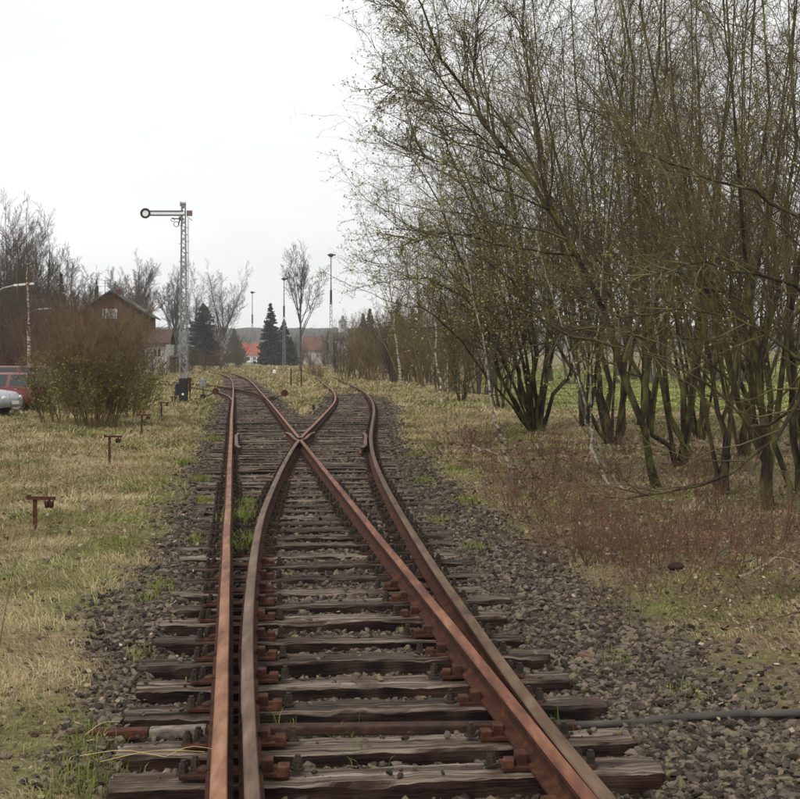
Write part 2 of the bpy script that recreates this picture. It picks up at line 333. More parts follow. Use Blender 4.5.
# green meadow behind the thicket on the right
mead = sstep(XX-(.06*YY), 0, 3)*sstep(YY, 44, 52)*(1-sstep(YY, 150, 220))*sstep(XX, 4, 8)
def ground_mat():
    m = bpy.data.materials.new('ground cover'); m.use_nodes = True; n, l = m.node_tree.nodes, m.node_tree.links
    b = n['Principled BSDF']; b.inputs['Roughness'].default_value = .95; b.inputs['Specular IOR Level'].default_value = .15
    g = n.new('ShaderNodeNewGeometry').outputs['Position']
    def noise(s, d=6, st=(1, 1, 1)):
        mm = n.new('ShaderNodeMapping'); mm.inputs['Scale'].default_value = st; l.new(g, mm.inputs[0])
        q = n.new('ShaderNodeTexNoise'); q.inputs['Scale'].default_value = s; q.inputs['Detail'].default_value = d; q.inputs['Roughness'].default_value = .65; l.new(mm.outputs[0], q.inputs[0]); return q.outputs[0]
    def ramp(f, cols):
        r = n.new('ShaderNodeValToRGB'); e = r.color_ramp.elements
        while len(e) < len(cols): e.new(.5)
        for k, (p, c) in zip(e, cols): k.position = p; k.color = (*c, 1)
        l.new(f, r.inputs[0]); return r.outputs[0]
    def mix(f, a, c):
        q = n.new('ShaderNodeMix'); q.data_type = 'RGBA'; l.new(f, q.inputs[0]); l.new(a, q.inputs[6]); l.new(c, q.inputs[7]); return q.outputs[2]
    def at(k):
        a = n.new('ShaderNodeAttribute'); a.attribute_name = k; return a.outputs['Fac']
    straw = ramp(noise(9), [(.3, (.085, .065, .03)), (.5, (.19, .145, .075)), (.7, (.31, .24, .135))])
    green = ramp(noise(14), [(.3, (.06, .075, .022)), (.7, (.17, .19, .06))])
    fine = ramp(noise(.55), [(.44, (0, 0, 0)), (.62, (1, 1, 1))])
    c = mix(fine, straw, green)
    brown = ramp(noise(22), [(.3, (.045, .033, .02)), (.5, (.12, .085, .05)), (.72, (.24, .185, .115))])
    moss = ramp(noise(18), [(.3, (.07, .075, .02)), (.7, (.20, .20, .055))])
    mossf = ramp(noise(1.1), [(.52, (0, 0, 0)), (.62, (1, 1, 1))])
    c = mix(at('right'), c, mix(mossf, brown, moss))
    mead_c = ramp(noise(3), [(.3, (.20, .27, .07)), (.7, (.38, .44, .16))])
    c = mix(at('meadow'), c, mead_c)
    grav = ramp(noise(40), [(.3, (.022, .016, .011)), (.5, (.062, .047, .034)), (.7, (.13, .103, .077))])
    c = mix(at('ballast'), c, grav)
    wood = ramp(noise(.09), [(.35, (.018, .022, .016)), (.55, (.045, .042, .03)), (.7, (.08, .065, .045))])
    c = mix(at('forest'), c, wood)
    l.new(c, b.inputs['Base Color'])
    bp = n.new('ShaderNodeBump'); bp.inputs['Strength'].default_value = .8; bp.inputs['Distance'].default_value = .03; l.new(noise(30), bp.inputs['Height']); l.new(bp.outputs[0], b.inputs['Normal'])
    return m
rightm = sstep(XX-XR2(YY), .8, 2.2)*(1-sstep(YY, 26, 48)*.8)
gm = npmesh('ground', V, fc, ground_mat(), attrs={'ballast': bal.ravel(), 'right': rightm.ravel(), 'forest': forest.ravel(), 'meadow': mead.ravel()})
tag(link('ground', gm), kind='structure')

# ------------------------------------------------------------------ rails
def profile(fl=.0625, fr=.0625, hl=.036, hr=.036, dz=0):
    return [(-fl, 0), (fr, 0), (fr, .012), (.02, .026), (.009, .04), (.009, .098), (hr-.002, .112), (hr, .138+dz), (hr-.006, .147+dz), (hr*.33, .150+dz),
            (-hl*.33, .150+dz), (-hl+.006, .147+dz), (-hl, .138+dz), (-hl+.002, .112), (-.009, .098), (-.009, .04), (-.02, .026), (-fl, .012)]
def sweep(path, prof, z0=.02):
    """path (n,2); prof: function of index -> profile"""
    path = np.asarray(path, float); T = np.gradient(path, axis=0); T /= np.linalg.norm(T, axis=1)[:, None]
    N = np.stack([T[:, 1], -T[:, 0]], 1); n = len(path)
    V = []
    for i in range(n):
        for (a, z) in prof(i): V.append((path[i, 0]+N[i, 0]*a, path[i, 1]+N[i, 1]*a, z0+z))
    k = len(prof(0)); I = np.arange(n*k).reshape(n, k)
    J = np.roll(I, -1, 1)
    f = np.stack([I[:-1], J[:-1], J[1:], I[1:]], -1).reshape(-1, 4)
    mi = np.tile([1 if 7 <= j <= 11 else 0 for j in range(k)], n-1)
    caps = [I[0][::-1].reshape(1, k), I[-1].reshape(1, k)]
    return np.array(V), [f]+caps, np.concatenate([mi, [0, 0]])
def ygrid(a, b, n=None):
    n = n or max(8, int(40*math.log(b/a))+8); return np.exp(np.linspace(math.log(a), math.log(b), n))
def rail(name, path, head, label, prof=None, cat='rail', group='rails of the two tracks'):
    V, f, mi = sweep(path, prof or (lambda i: profile()))
    o = link(name, npmesh(name, V, f, [M['rust_side'], head], mi, smooth=False))
    return tag(o, label, cat, group)
def curve(fn, a, b, n=None): 
    Y = ygrid(a, b, n); return np.stack([fn(Y), Y], 1)
YN = 28.7                                       # crossing nose
c = curve(XL1, 3.2, 330)
rail('rail', c, M['rust_a'], 'long straight orange-brown rail beside the grass verge and wire posts')
# left blade: near part, flaring into a wing rail beside the nose
def wing(fn, other, side, y0=3.2):
    a = curve(fn, y0, YN-.75, 70)
    yb = np.linspace(YN-.45, YN+2.1, 12)
    off = np.interp(yb, [YN-.45, YN+.2, YN+1.5, YN+2.1], [.10, .118, .13, .20])
    b = np.stack([other(yb)+side*off, yb], 1)
    return np.vstack([a, b])
p = wing(XL2, XR1, -1)
ysw = p[:, 1]
rail('switch_rail', p, M['rust_b'], 'grey-brown curved switch rail close inside the long straight rail',
     lambda i: profile(fl=.05 if ysw[i] < 8 else .0625, hl=.030 if ysw[i] < 6.5 else .036, dz=-.002))
p = wing(XR1, XL2, 1); yr = p[:, 1].copy()
def cl(i): return float(np.clip((XR2(yr[i])-XR1(yr[i])-.071)/.08, 0, 1)) if yr[i] < 15 else 1.
rail('switch_rail', p, M['rust_d'], 'bright rusty diagonal switch rail running from the camera to the crossing nose',
     lambda i: profile(fr=.030+.0325*cl(i), hr=.030+.006*cl(i), dz=-.003+.003*cl(i)))
c = curve(XR2, 3.2, 120); yq = c[:, 1].copy()
rail('rail', c, M['rust_c'], 'olive-grey curved outer rail beside the open gravel', lambda i: profile(fl=(.030 if yq[i] < 9 else .0625)))
c = curve(XR1, YN, 330)
rail('rail', c, M['rust_a'], 'rusty rail running from the crossing nose into the far bend')
c = curve(XL2, YN+.05, 120)
rail('rail', c, M['rust_a'], 'short rusty rail bending from the crossing nose to the other track', lambda i: profile(dz=-.001))
# check rails
for fn, sg, lab in ((XL1, 1, 'short check rail inside the long straight rail opposite the crossing nose'), (XR2, -1, 'short check rail inside the olive-grey outer rail opposite the crossing nose')):
    yb = np.linspace(25.6, 30.6, 16); off = np.interp(yb, [25.6, 26.4, 29.8, 30.6], [.19, .118, .118, .19])
    rail('check_rail', np.stack([fn(yb)+sg*off, yb], 1), M['rust_b'], lab, group='check rails opposite the crossing nose')
# the third track leaving to the left
yb = np.linspace(53, 130, 40); d = np.clip((yb-53)/30, 0, None)
TL = np.stack([XL1(yb)-.02-3.6*d**1.9, yb], 1)
yb2 = np.linspace(57, 134, 40); d2 = np.clip((yb2-57)/30, 0, None)
TR = np.stack([XR1(yb2)-.05-3.6*d2**1.9-.25*d2, yb2], 1)
rail('rail', TL, M['rust_b'], 'outer rail of the far turnout curving off beside the signal', group='rails of the far turnout')
rail('rail', TR, M['rust_side'], 'dark rail of the far turnout crossing over behind the lever', group='rails of the far turnout')

# ------------------------------------------------------------------ sleepers
rs = np.random.RandomState(5)
def sleeper_mesh(L, w=.245, h=.16, hi=True, seed=0):
    r = np.random.RandomState(seed); nx = max(6, int(L*(44 if hi else 5)))
    xs = np.linspace(-L/2, L/2, nx)
    sec = [(-w/2, -h), (w/2, -h), (w/2, -.05), (w/2, -.015), (w/2-.012, -.003), (w/4, 0), (0.02, 0), (-.02, 0), (-w/4, 0), (-w/2+.012, -.003), (-w/2, -.015), (-w/2, -.05)]
    k = len(sec); V = np.zeros((nx, k, 3)); o1, o2 = r.rand()*90, r.rand()*90
    for j, (y, z) in enumerate(sec):
        V[:, j, 0] = xs; V[:, j, 1] = y; V[:, j, 2] = z
        if z > -.1:
            V[:, j, 2] += -.026*fbm(xs*9+o1, np.full(nx, j*2.9+o2), 5)+.008
            V[:, j, 1] += (.030*(fbm(xs*4+o2, np.full(nx, j*1.3+o1))-.5))*(1 if abs(y) > w/4 else .3)
        if abs(y) > w/2-.02 and z > -.03:      # split, splintered arrises
            V[:, j, 2] -= .030*np.clip(fbm(xs*3+o2*2, np.full(nx, o1+j))-.55, 0, 1)*3
    for e, s in ((0, 1), (-1, -1)):
        V[e, :, 0] += s*.03*r.rand(k); V[e, :, 1] *= .96
    V[:, :, 2] += .012*np.sin(xs*1.1+o1)[:, None]
    I = np.arange(nx*k).reshape(nx, k); J = np.roll(I, -1, 1)
    f = np.stack([I[:-1], J[:-1], J[1:], I[1:]], -1).reshape(-1, 4)[:, ::-1]
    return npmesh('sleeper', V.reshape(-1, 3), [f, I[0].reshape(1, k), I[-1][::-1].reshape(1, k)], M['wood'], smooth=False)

def plate_mesh(w, l=.17, mat='plate', bars=False):
    b = MB(); b.box((0, 0, .009), (w, l, .018), bev=.003)
    return b.mesh('base_plate', M[mat])
def bolt_mesh():
    b = MB(); b.cyl((0, 0, -.002), (0, 0, .008), .034, n=14).cyl((0, 0, .006), (0, 0, .030), .024, n=6).cyl((0, 0, .03), (0, 0, .036), .019, n=12)
    b.cyl((0, 0, .036), (0, 0, .054), .023, .021, n=6).cyl((0, 0, .05), (0, 0, .068), .014, n=8)
    return b.mesh('bolt', M['bolt'])
def clip_mesh():
    b = MB(); b.box((0, 0, .021), (.045, .085, .026), bev=.004); b.box((-.022, 0, .030), (.04, .06, .012), ry=rad(-12), bev=.003)
    return b.mesh('clip', M['plate'])
def combo_mesh():
    b = MB(); b.box((0, 0, .009), (.32, .16, .018))
    for s in (-1, 1):
        b.box((s*.085, 0, .028), (.05, .08, .024)); b.cyl((s*.115, 0, .01), (s*.115, 0, .07), .022, n=6)
    return b.mesh('base_plate', [M['plate']])
BOLT, CLIP, COMBO, PLATE = bolt_mesh(), clip_mesh(), combo_mesh(), plate_mesh(.34)
SLIDE = {}
def slide_mesh(w):
    k = round(w, 2)
    if k not in SLIDE:
        b = MB(); b.box((0, 0, .009), (k, .15, .018), bev=.003); SLIDE[k] = b.mesh('slide_plate', M['plate_red'])
    return SLIDE[k]
BLOCK = MB().box((0, 0, .03), (.055, .085, .06), bev=.006).mesh('chock', M['plate_red'])
def hit(fn, x0, y0, a):
    x = float(fn(y0))
    for _ in range(6): x = float(fn(y0+(x-x0)*math.tan(a)))
    return x
words = 'first second third fourth fifth sixth seventh eighth ninth tenth eleventh twelfth thirteenth fourteenth fifteenth sixteenth seventeenth eighteenth nineteenth twentieth'.split()
def sleeper(xa, xb, xm, Yc, ang, label, group, lod, fns, seed, mesh=None, zj=0):
    """xa, xb: ends on the line through (xm,Yc)"""
    L = (xb-xa)/math.cos(ang); cx = (xa+xb)/2; cy = Yc+(cx-xm)*math.tan(ang)
    me = mesh or sleeper_mesh(L, w=.235+.03*rs.rand(), hi=lod < 2, seed=seed)
    o = link('sleeper', me, None, (cx, cy, zj), (rs.uniform(-.012, .012), rs.uniform(-.004, .004), ang)); tag(o, label, 'sleeper', group)
    def child(name, me, par, dx, z=0, dy=0, rz=0):
        return link(name, me, par, (dx, dy, z), (0, 0, rz))
    if lod >= 3: return o
    hits = [(hit(f, xm, Yc, ang)-cx)/math.cos(ang) for f in fns]
    hits.sort(); groups = []
    for h in hits:
        if groups and h-groups[-1][-1] < .27: groups[-1].append(h)
        else: groups.append([h])
    for g in groups:
        if lod == 2:
            for h in g: child('base_plate', COMBO, o, h, rz=-ang*.0)
            continue
        w = g[-1]-g[0]+.36; c = (g[0]+g[-1])/2
        if len(g) == 2 or (g[-1]-g[0]) > 0:
            pl = child('slide_plate', slide_mesh(w), o, c)
        else: pl = child('base_plate', PLATE, o, c)
        for s, h in ((-1, g[0]), (1, g[-1])):
            if len(g) == 2 and ((s > 0) == (c < 0)):     # chocks on the inner side of the open blade
                child('chock', BLOCK, pl, h-c+s*.085, .012, .0); child('chock', BLOCK, pl, h-c+s*rs.uniform(.145, .165), -.012, rs.uniform(-.03, .0), rs.uniform(-.2, .2))
                child('bolt', BOLT, pl, h-c+s*.225, .012, rs.uniform(-.02, .02), rs.uniform(0, 1))
            else:
                child('clip', CLIP, pl, h-c+s*.082, 0, 0, math.pi if s < 0 else 0)
                child('bolt', BOLT, pl, h-c+s*.115, .014, .028, rs.uniform(0, 1)); child('bolt', BOLT, pl, h-c+s*.165, .012, -.03, rs.uniform(0, 1))
    return o
GRP = 'long sleepers under the near turnout'
Ys = [4.4, 4.98, 5.52, 6.10, 6.64, 7.25, 7.84, 8.44, 9.07]
while Ys[-1] < 44: Ys.append(Ys[-1]+.62+rs.uniform(-.03, .03))
kk = min(range(len(Ys)), key=lambda i: abs(Ys[i]-YN))
near_lab = {3: 'cracked grey sleeper nearest the camera with rusty plates and gaps around it', 4: 'broad split sleeper lying against the rusty duct on the camera side',
            5: 'pale cracked sleeper just beyond the rusty duct crossing the track', 6: 'grey sleeper with worn pale edge, second beyond the rusty duct'}
for i, Y in enumerate(Ys):
    xm = float(XC1(Y)); a = rad(np.interp(Y, [4, 6.5, 10], [3.2, 4.2, 7.2]))+rs.uniform(-.008, .008)
    xa = float(XL1(Y))-.52+rs.uniform(-.06, .05); xb = float(XR2(Y))+.46+rs.uniform(-.1, .08)
    if i in near_lab: lab = near_lab[i]
    elif i < 3: lab = 'dark sleeper just out of sight below the camera'
    elif i < 22 and i-5 < 20: lab = f'weathered sleeper, {words[i-5]} beyond the rusty duct that crosses the track'
    elif abs(i-kk) <= 19:
        lab = ('dark sleeper directly under the crossing nose' if i == kk else
               f'weathered sleeper, {words[abs(i-kk)-1]} from the crossing nose ' + ('towards the camera' if i < kk else 'towards the bend'))
    else: lab = 'weathered sleeper of the turnout between the rusty duct and the crossing nose'
    lod = 0 if Y < 12 else (1 if Y < 20 else 2)
    fns = (XL1, XL2, XR1, XR2)
    sleeper(xa, xb, xm, Y, a, lab, GRP, lod, fns, i, zj=rs.uniform(-.012, .008))
SH = [sleeper_mesh(2.5, hi=False, seed=100+i) for i in range(4)]
def single(fnl, fnr, y0, y1, step, lab, grp):
    y = y0
    while y < y1:
        xm = float((fnl(y)+fnr(y))/2); dx = float((fnl(y+1)-fnl(y-1))/2); a = -math.atan(dx)
        sleeper(xm-1.25*math.cos(a), xm+1.25*math.cos(a), xm, y, a, lab, grp, 2 if y < 62 else 3, (fnl, fnr), 0, mesh=SH[rs.randint(4)], zj=rs.uniform(-.01, .01))
        y += step
single(XL1, XR1, Ys[-1]+.65, 118, .68, 'grey sleeper of the main track between the crossing and the far bend', 'sleepers of the main track')
single(XL2, XR2, Ys[-1]+.65, 84, .68, 'grey sleeper of the siding half sunk in grass beyond the crossing', 'sleepers of the siding')

# duct crossing the track
b = MB()
def duct(p0, p1, m, nm, par, w=.085, h=.05):
    p0, p1 = Vector(p0), Vector(p1); d = p1-p0; a = math.atan2(d.y, d.x)
    q = MB(); q.box((0, 0, 0), (d.length, w, h), bev=.012, )
    return q.obj(nm, m, par, (p0+p1)/2, (0, -math.atan2(d.z, math.hypot(d.x, d.y)), a))
dt = empty('cable_duct', (-1, 6.9, -.02), 0, 'long rusty steel duct laid across the track and on over the gravel as grey pipe', 'duct')
def loc(p): return (p[0]+1, p[1]-6.9, p[2]+.02)
dA, dB, dC = (-1.95, 6.80, -.045), (-1.02, 6.86, -.022), (.95, 6.98, -.035)
duct(loc(dA), loc((-1.32, 6.84, -.03)), M['rust_post'], 'rusty_section', dt)
duct(loc((-1.318, 6.84, -.03)), loc(dB), flat('pale worn steel', (.16, .125, .10), .8, var=.7, scale=18), 'pale_section', dt)
duct(loc((-1.018, 6.86, -.025)), loc(dC), M['plate'], 'flat_section', dt, .10, .05)
q = MB(); pts = [(.95, 6.98, -.03), (1.25, 7.01, -.03), (1.5, 7.03, -.004), (1.9, 7.08, .004), (2.3, 7.12, -.005), (2.8, 7.22, .004), (3.6, 7.4, -.01), (4.5, 7.5, -.02)]
for a_, b_ in zip(pts[:-1], pts[1:]): q.cyl(loc(a_), loc(b_), .021, n=12); q.sph(loc(b_), .0215, sub=2)
q.obj('pipe', M['grey_pole'], dt, smooth=True)

# ------------------------------------------------------------------ gravel
rg = np.random.RandomState(3)
phi = (1+5**.5)/2
ICO = np.array([(-1, phi, 0), (1, phi, 0), (-1, -phi, 0), (1, -phi, 0), (0, -1, phi), (0, 1, phi), (0, -1, -phi), (0, 1, -phi), (phi, 0, -1), (phi, 0, 1), (-phi, 0, -1), (-phi, 0, 1)])/math.hypot(1, phi)
IF = np.array([(0, 11, 5), (0, 5, 1), (0, 1, 7), (0, 7, 10), (0, 10, 11), (1, 5, 9), (5, 11, 4), (11, 10, 2), (10, 7, 6), (7, 1, 8), (3, 9, 4), (3, 4, 2), (3, 2, 6), (3, 6, 8), (3, 8, 9), (4, 9, 5), (2, 4, 11), (6, 2, 10), (8, 6, 7), (9, 8, 1)])
def scatter(n, y0, y1, keep):
    """n points over the strip seen, uniform per square metre, thinned by keep(x,y)"""
    y = rg.uniform(y0, y1, n); x = rg.uniform(-1, 1, n)*(.36*y+2.2)
    k = rg.rand(n) < keep(x, y); return x[k], y[k]
def pgravel(x, y):
    d = corridor(x, y)+.7*(fbm(x*1.1, y*1.1)-.5)+.5*(fbm(x*5, y*5)-.5)
    return (1-sstep(d, -.3, .35)).clip(0, 1)*.97+.03*(d < 2.2)
xs_, ys_, sz_ = [], [], []
for (a0, a1, dens, s0, s1) in ((3.5, 9, 2300, .007, .034), (9, 15, 1100, .010, .036), (15, 26, 380, .015, .042), (26, 44, 130, .025, .05), (44, 75, 40, .04, .07)):
    area = (a1-a0)*2*(.36*(a0+a1)/2+2.2); x, y = scatter(int(area*dens), a0, a1, pgravel)
    xs_.append(x); ys_.append(y); sz_.append(s0+(s1-s0)*rg.rand(len(x))**2.4)
x = np.concatenate(xs_); y = np.concatenate(ys_); s = np.concatenate(sz_)
z = gz(x, y)+s*rg.uniform(-.35, .45, len(s))
aY = np.radians(np.interp(y, [4, 6.5, 10], [3.2, 4.2, 7.2])); yl = y-(x-XC1(y))*np.tan(aY)
dS = np.min(np.abs(yl[:, None]-np.array(Ys)[None]), 1); dR = np.min(np.abs(np.stack([f_(y)-x for f_ in (XL1, XL2, XR1, XR2)])), 0)
ontop = (y < 16) & (dS < .085) & (bed_low(x, y) > .5) & (dR > .16) & (rg.rand(len(x)) < .07)     # stones lodged on the sleepers
z = np.where(ontop, s*.30, z); s = np.where(ontop, s*.75, s)
n = len(x)
A = rg.normal(size=(n, 3, 3)); Q, _ = np.linalg.qr(A)
base = ICO[None]*(1+.28*rg.normal(size=(n, 12, 1)).clip(-1.3, 1.3))*np.stack([rg.uniform(.8, 1.35, n), rg.uniform(.7, 1.05, n), rg.uniform(.5, .8, n)], 1)[:, None, :]
Vv = np.einsum('nij,nkj->nki', Q, base)*s[:, None, None]; Vv[:, :, 2] *= .8
Vv += np.stack([x, y, z], 1)[:, None, :]
ff = (IF[None]+12*np.arange(n)[:, None, None]).reshape(-1, 3)
tag(link('gravel', npmesh('gravel', Vv.reshape(-1, 3), ff, M['stone'], smooth=False, attrs={'rnd': np.repeat(rg.rand(n), 12)})), 'grey-brown crushed stone lying between the sleepers and beside the rails', 'gravel', kind='stuff')
# ------------------------------------------------------------------ grass
def blades(name, x, y, h, w, lean, rnd, mat, label, cat, z=None, heading=None, curl=.6):
    n = len(x); z = gz(x, y) if z is None else z
    a = (rg.rand(n)*2*math.pi) if heading is None else heading
    dx, dy = np.cos(a), np.sin(a); ln = np.sin(lean)*h; up = np.cos(lean)*h
    sx, sy = -dy*w/2, dx*w/2
    rot = rg.rand(n)*2*math.pi; sx, sy = np.cos(rot)*w/2, np.sin(rot)*w/2
    p0 = np.stack([x, y, z-.01], 1); p1 = np.stack([x+dx*ln*.35, y+dy*ln*.35, z+up*.62], 1); p2 = np.stack([x+dx*ln, y+dy*ln, z+up*(1-curl*.35*np.sin(lean))], 1)
    S = np.stack([sx, sy, np.zeros(n)], 1)
    V = np.stack([p0-S, p0+S, p1+S*.8, p1-S*.8, p2], 1)
    b = 5*np.arange(n)[:, None]
    q = np.concatenate([b, b+1, b+2, b+3], 1); t = np.concatenate([b+3, b+2, b+4], 1)
    return tag(link(name, npmesh(name, V.reshape(-1, 3), [q, t], mat, smooth=False, attrs={'rnd': np.repeat(rnd, 5)})), label, cat, kind='stuff')
def pgrass(x, y):
    d = corridor(x, y)+.7*(fbm(x*1.1, y*1.1)-.5)+.4*(fbm(x*5, y*5)-.5)
    left = x < XL1(y)
    k = sstep(d, -.15, .5)
    between = (y > 44) & (x > XR1(y)) & (x < XL2(y))
    rgt = (x > XR2(y)) 
    sparse = .5+.45*sstep(fbm(x*.8+3, y*.8), .45, .65)
    k = np.where(rgt, k*np.where(y < 30, sparse, np.minimum(1, sparse+(y-30)/30)), k)
    clump = .35+.65*sstep(fbm(x*2.2, y*2.2), .3, .6)
    return np.clip(k*clump, 0, 1)
gx, gy, gh, gw = [], [], [], []
for (a0, a1, dens, hh, ww) in ((3.8, 9, 5600, .078, .0034), (9, 15, 2900, .10, .0048), (15, 26, 1250, .12, .008), (26, 44, 420, .14, .015), (44, 80, 120, .20, .03), (80, 150, 34, .28, .06), (150, 280, 9, .4, .12)):
    area = (a1-a0)*2*(.36*(a0+a1)/2+2.2); x, y = scatter(int(area*dens), a0, a1, pgrass)
    gx.append(x); gy.append(y); gh.append(hh*(.5+1.0*rg.rand(len(x)))*(.55+.95*fbm(x*1.4+40, y*1.4))); gw.append(ww*(.6+.8*rg.rand(len(x))))
x = np.concatenate(gx); y = np.concatenate(gy); h = np.concatenate(gh); w = np.concatenate(gw)
rgt = x > XR2(y); h = np.where(rgt & (y < 30), h*.55, h)
hd = 2*math.pi*fbm(x*.9, y*.9, 3)*1.6+rg.normal(size=len(x))*.9
lean = np.clip(rg.normal(1.14, .30, len(x)), .05, 1.45)
patch = fbm(x*.7+9, y*.7+2, 3)+.12*(fbm(x*4, y*4)-.5)
green = sstep(patch, .47, .64)
d = corridor(x, y); green = np.maximum(green, .8*sstep(-d, -1.6, -.2)*sstep(fbm(x*1.6+1, y*1.2), .42, .6)*(x < XL1(y)))
rr = .42+.55*rg.rand(len(x)); rr = np.where(rg.rand(len(x)) < green*.72, .02+.34*rg.rand(len(x)), rr)
rr = np.where(rgt & (y < 34), rr*.92-.02, rr); md = (x > .06*y+1) & (y > 46) & (y < 200); rr = np.where(md, .12+.30*rg.rand(len(x)), rr); h = np.where(md, h*.5, h)
blades('grass', x, y, h, w, lean, rr, M['blade'], 'matted straw-coloured grass with green patches on both verges', 'grass', heading=hd)
# green tufts standing on the ballast and between the rails
tx, ty, th, tw, tr = [], [], [], [], []
tufts = [(243, 545, 240, .20), (242, 520, 240, .20), (245, 505, 160, .16), (281, 722, 60, .14), (347, 722, 40, .12), (160, 588, 90, .09), (150, 600, 60, .08), (345, 508, 80, .12), (475, 545, 90, .08),
         (360, 745, 20, .12), (568, 722, 40, .12), (545, 712, 30, .12), (140, 655, 60, .08), (120, 545, 120, .09), (185, 465, 160, .12), (465, 500, 200, .08), (455, 470, 200, .08), (620, 660, 60, .06), (690, 690, 90, .05),
         (205, 500, 100, .12), (196, 540, 80, .1), (100, 770, 160, .09), (88, 742, 120, .08), (60, 790, 120, .08), (410, 620, 12, .07), (215, 440, 200, .15), (200, 480, 120, .14), (415, 455, 160, .1), (425, 480, 160, .08), (440, 520, 120, .07)]
for (px, py, n, hh) in tufts:
    X0, Y0, _ = G(px, py, 0); r = .05+.02*n**.5*.35
    tx.append(X0+rg.normal(size=n)*r*.6); ty.append(Y0+rg.normal(size=n)*r*1.3); th.append(hh*(.5+.8*rg.rand(n))); tw.append(np.full(n, .0045+.0004*Y0)); tr.append(.02+.3*rg.rand(n))
x = np.concatenate(tx); y = np.concatenate(ty)
blades('grass', x, y, np.concatenate(th), np.concatenate(tw), np.clip(rg.normal(.5, .3, len(x)), 0, 1.3), np.concatenate(tr), M['blade'], 'fresh green tufts growing on the gravel and between the two close rails', 'grass tufts')
# dead leaves
def pl(x, y):
    d = corridor(x, y); return np.where(x > XR2(y), .6*sstep(d, -1.0, 1.4), np.maximum(.22*sstep(d, -1.2, .2), .05))*np.where(y < 40, 1, .3)
lx, ly, ls = [], [], []
for (a0, a1, dens, s0) in ((4, 12, 260, .016), (12, 24, 130, .022), (24, 45, 40, .035)):
    area = (a1-a0)*2*(.36*(a0+a1)/2+2.2); x, y = scatter(int(area*dens), a0, a1, pl); lx.append(x); ly.append(y); ls.append(s0*(.5+rg.rand(len(x))))
x = np.concatenate(lx); y = np.concatenate(ly); s = np.concatenate(ls); n = len(x)
def quads(C, s, flatness=1.0, asp=1.6):
    n = len(C); A = rg.normal(size=(n, 3)); A[:, 2] *= flatness; A /= np.linalg.norm(A, axis=1)[:, None]
    B = rg.normal(size=(n, 3)); B[:, 2] *= flatness; B -= A*np.sum(A*B, 1)[:, None]; B /= np.linalg.norm(B, axis=1)[:, None]
    A = A*(s*asp/2)[:, None]; B = B*(s/2)[:, None]
    V = np.stack([C-A, C-B, C+A, C+B], 1).reshape(-1, 3)
    return V, (4*np.arange(n)[:, None]+np.arange(4)[None])
V, f = quads(np.stack([x, y, gz(x, y)+.012+.02*rg.rand(n)], 1), s*1.5, .35)
tag(link('leaf_litter', npmesh('leaf_litter', V, f, M['litter'], smooth=False, attrs={'rnd': np.repeat(rg.rand(n), 4)})), 'dry brown and pale fallen leaves scattered under the thicket', 'leaf litter', kind='stuff')

# ------------------------------------------------------------------ woody plants
class Tubes:
    def __init__(s): s.g = {}
    def add(s, pts, rad_, sides):
        s.g.setdefault((pts.shape[1], sides), []).append((pts, rad_))
    def mesh(s, name, mat):
        VV, FF, off = [], [], 0
        for (n, k), lst in s.g.items():
            Pp = np.concatenate([a for a, _ in lst]); R = np.concatenate([b for _, b in lst]); B = len(Pp)
            T = np.gradient(Pp, axis=1); T /= np.linalg.norm(T, axis=2, keepdims=True)+1e-9
            mt = T.mean(1); ref = np.where(np.abs(mt[:, 2:3]) > .75, np.array([[1., .3, 0]]), np.array([[0, 0, 1.]]))[:, None, :]
            U = np.cross(T, ref); U /= np.linalg.norm(U, axis=2, keepdims=True)+1e-9; Vn = np.cross(T, U)
            a = 2*math.pi*np.arange(k)/k
            ring = Pp[:, :, None, :]+R[:, :, None, None]*(np.cos(a)[None, None, :, None]*U[:, :, None, :]+np.sin(a)[None, None, :, None]*Vn[:, :, None, :])
            I = (np.arange(B*n*k)+off).reshape(B, n, k); J = np.roll(I, -1, 2)
            FF.append(np.stack([I[:, :-1], I[:, 1:], J[:, 1:], J[:, :-1]], -1).reshape(-1, 4)); VV.append(ring.reshape(-1, 3)); off += B*n*k
        return npmesh(name, np.concatenate(VV), FF, mat, smooth=True)
def norm(a): return a/(np.linalg.norm(a, axis=-1, keepdims=True)+1e-9)
def runs(r, S, D, L, R, n, wander, up, taper=.85):
    B = len(S); pts = np.zeros((B, n, 3)); dr = np.zeros((B, n, 3)); p = S.copy(); d = D.copy()
    drift = r.normal(size=(B, 3))*wander*.5
    for i in range(n):
        pts[:, i] = p; dr[:, i] = d
        d = norm(d+r.normal(size=(B, 3))*wander+drift/n*2+np.array([0, 0, up])); p = p+d*(L/(n-1))[:, None]
    rr = R[:, None]*(1-taper*(np.arange(n)/(n-1))[None]**.9)
    return pts, dr, rr
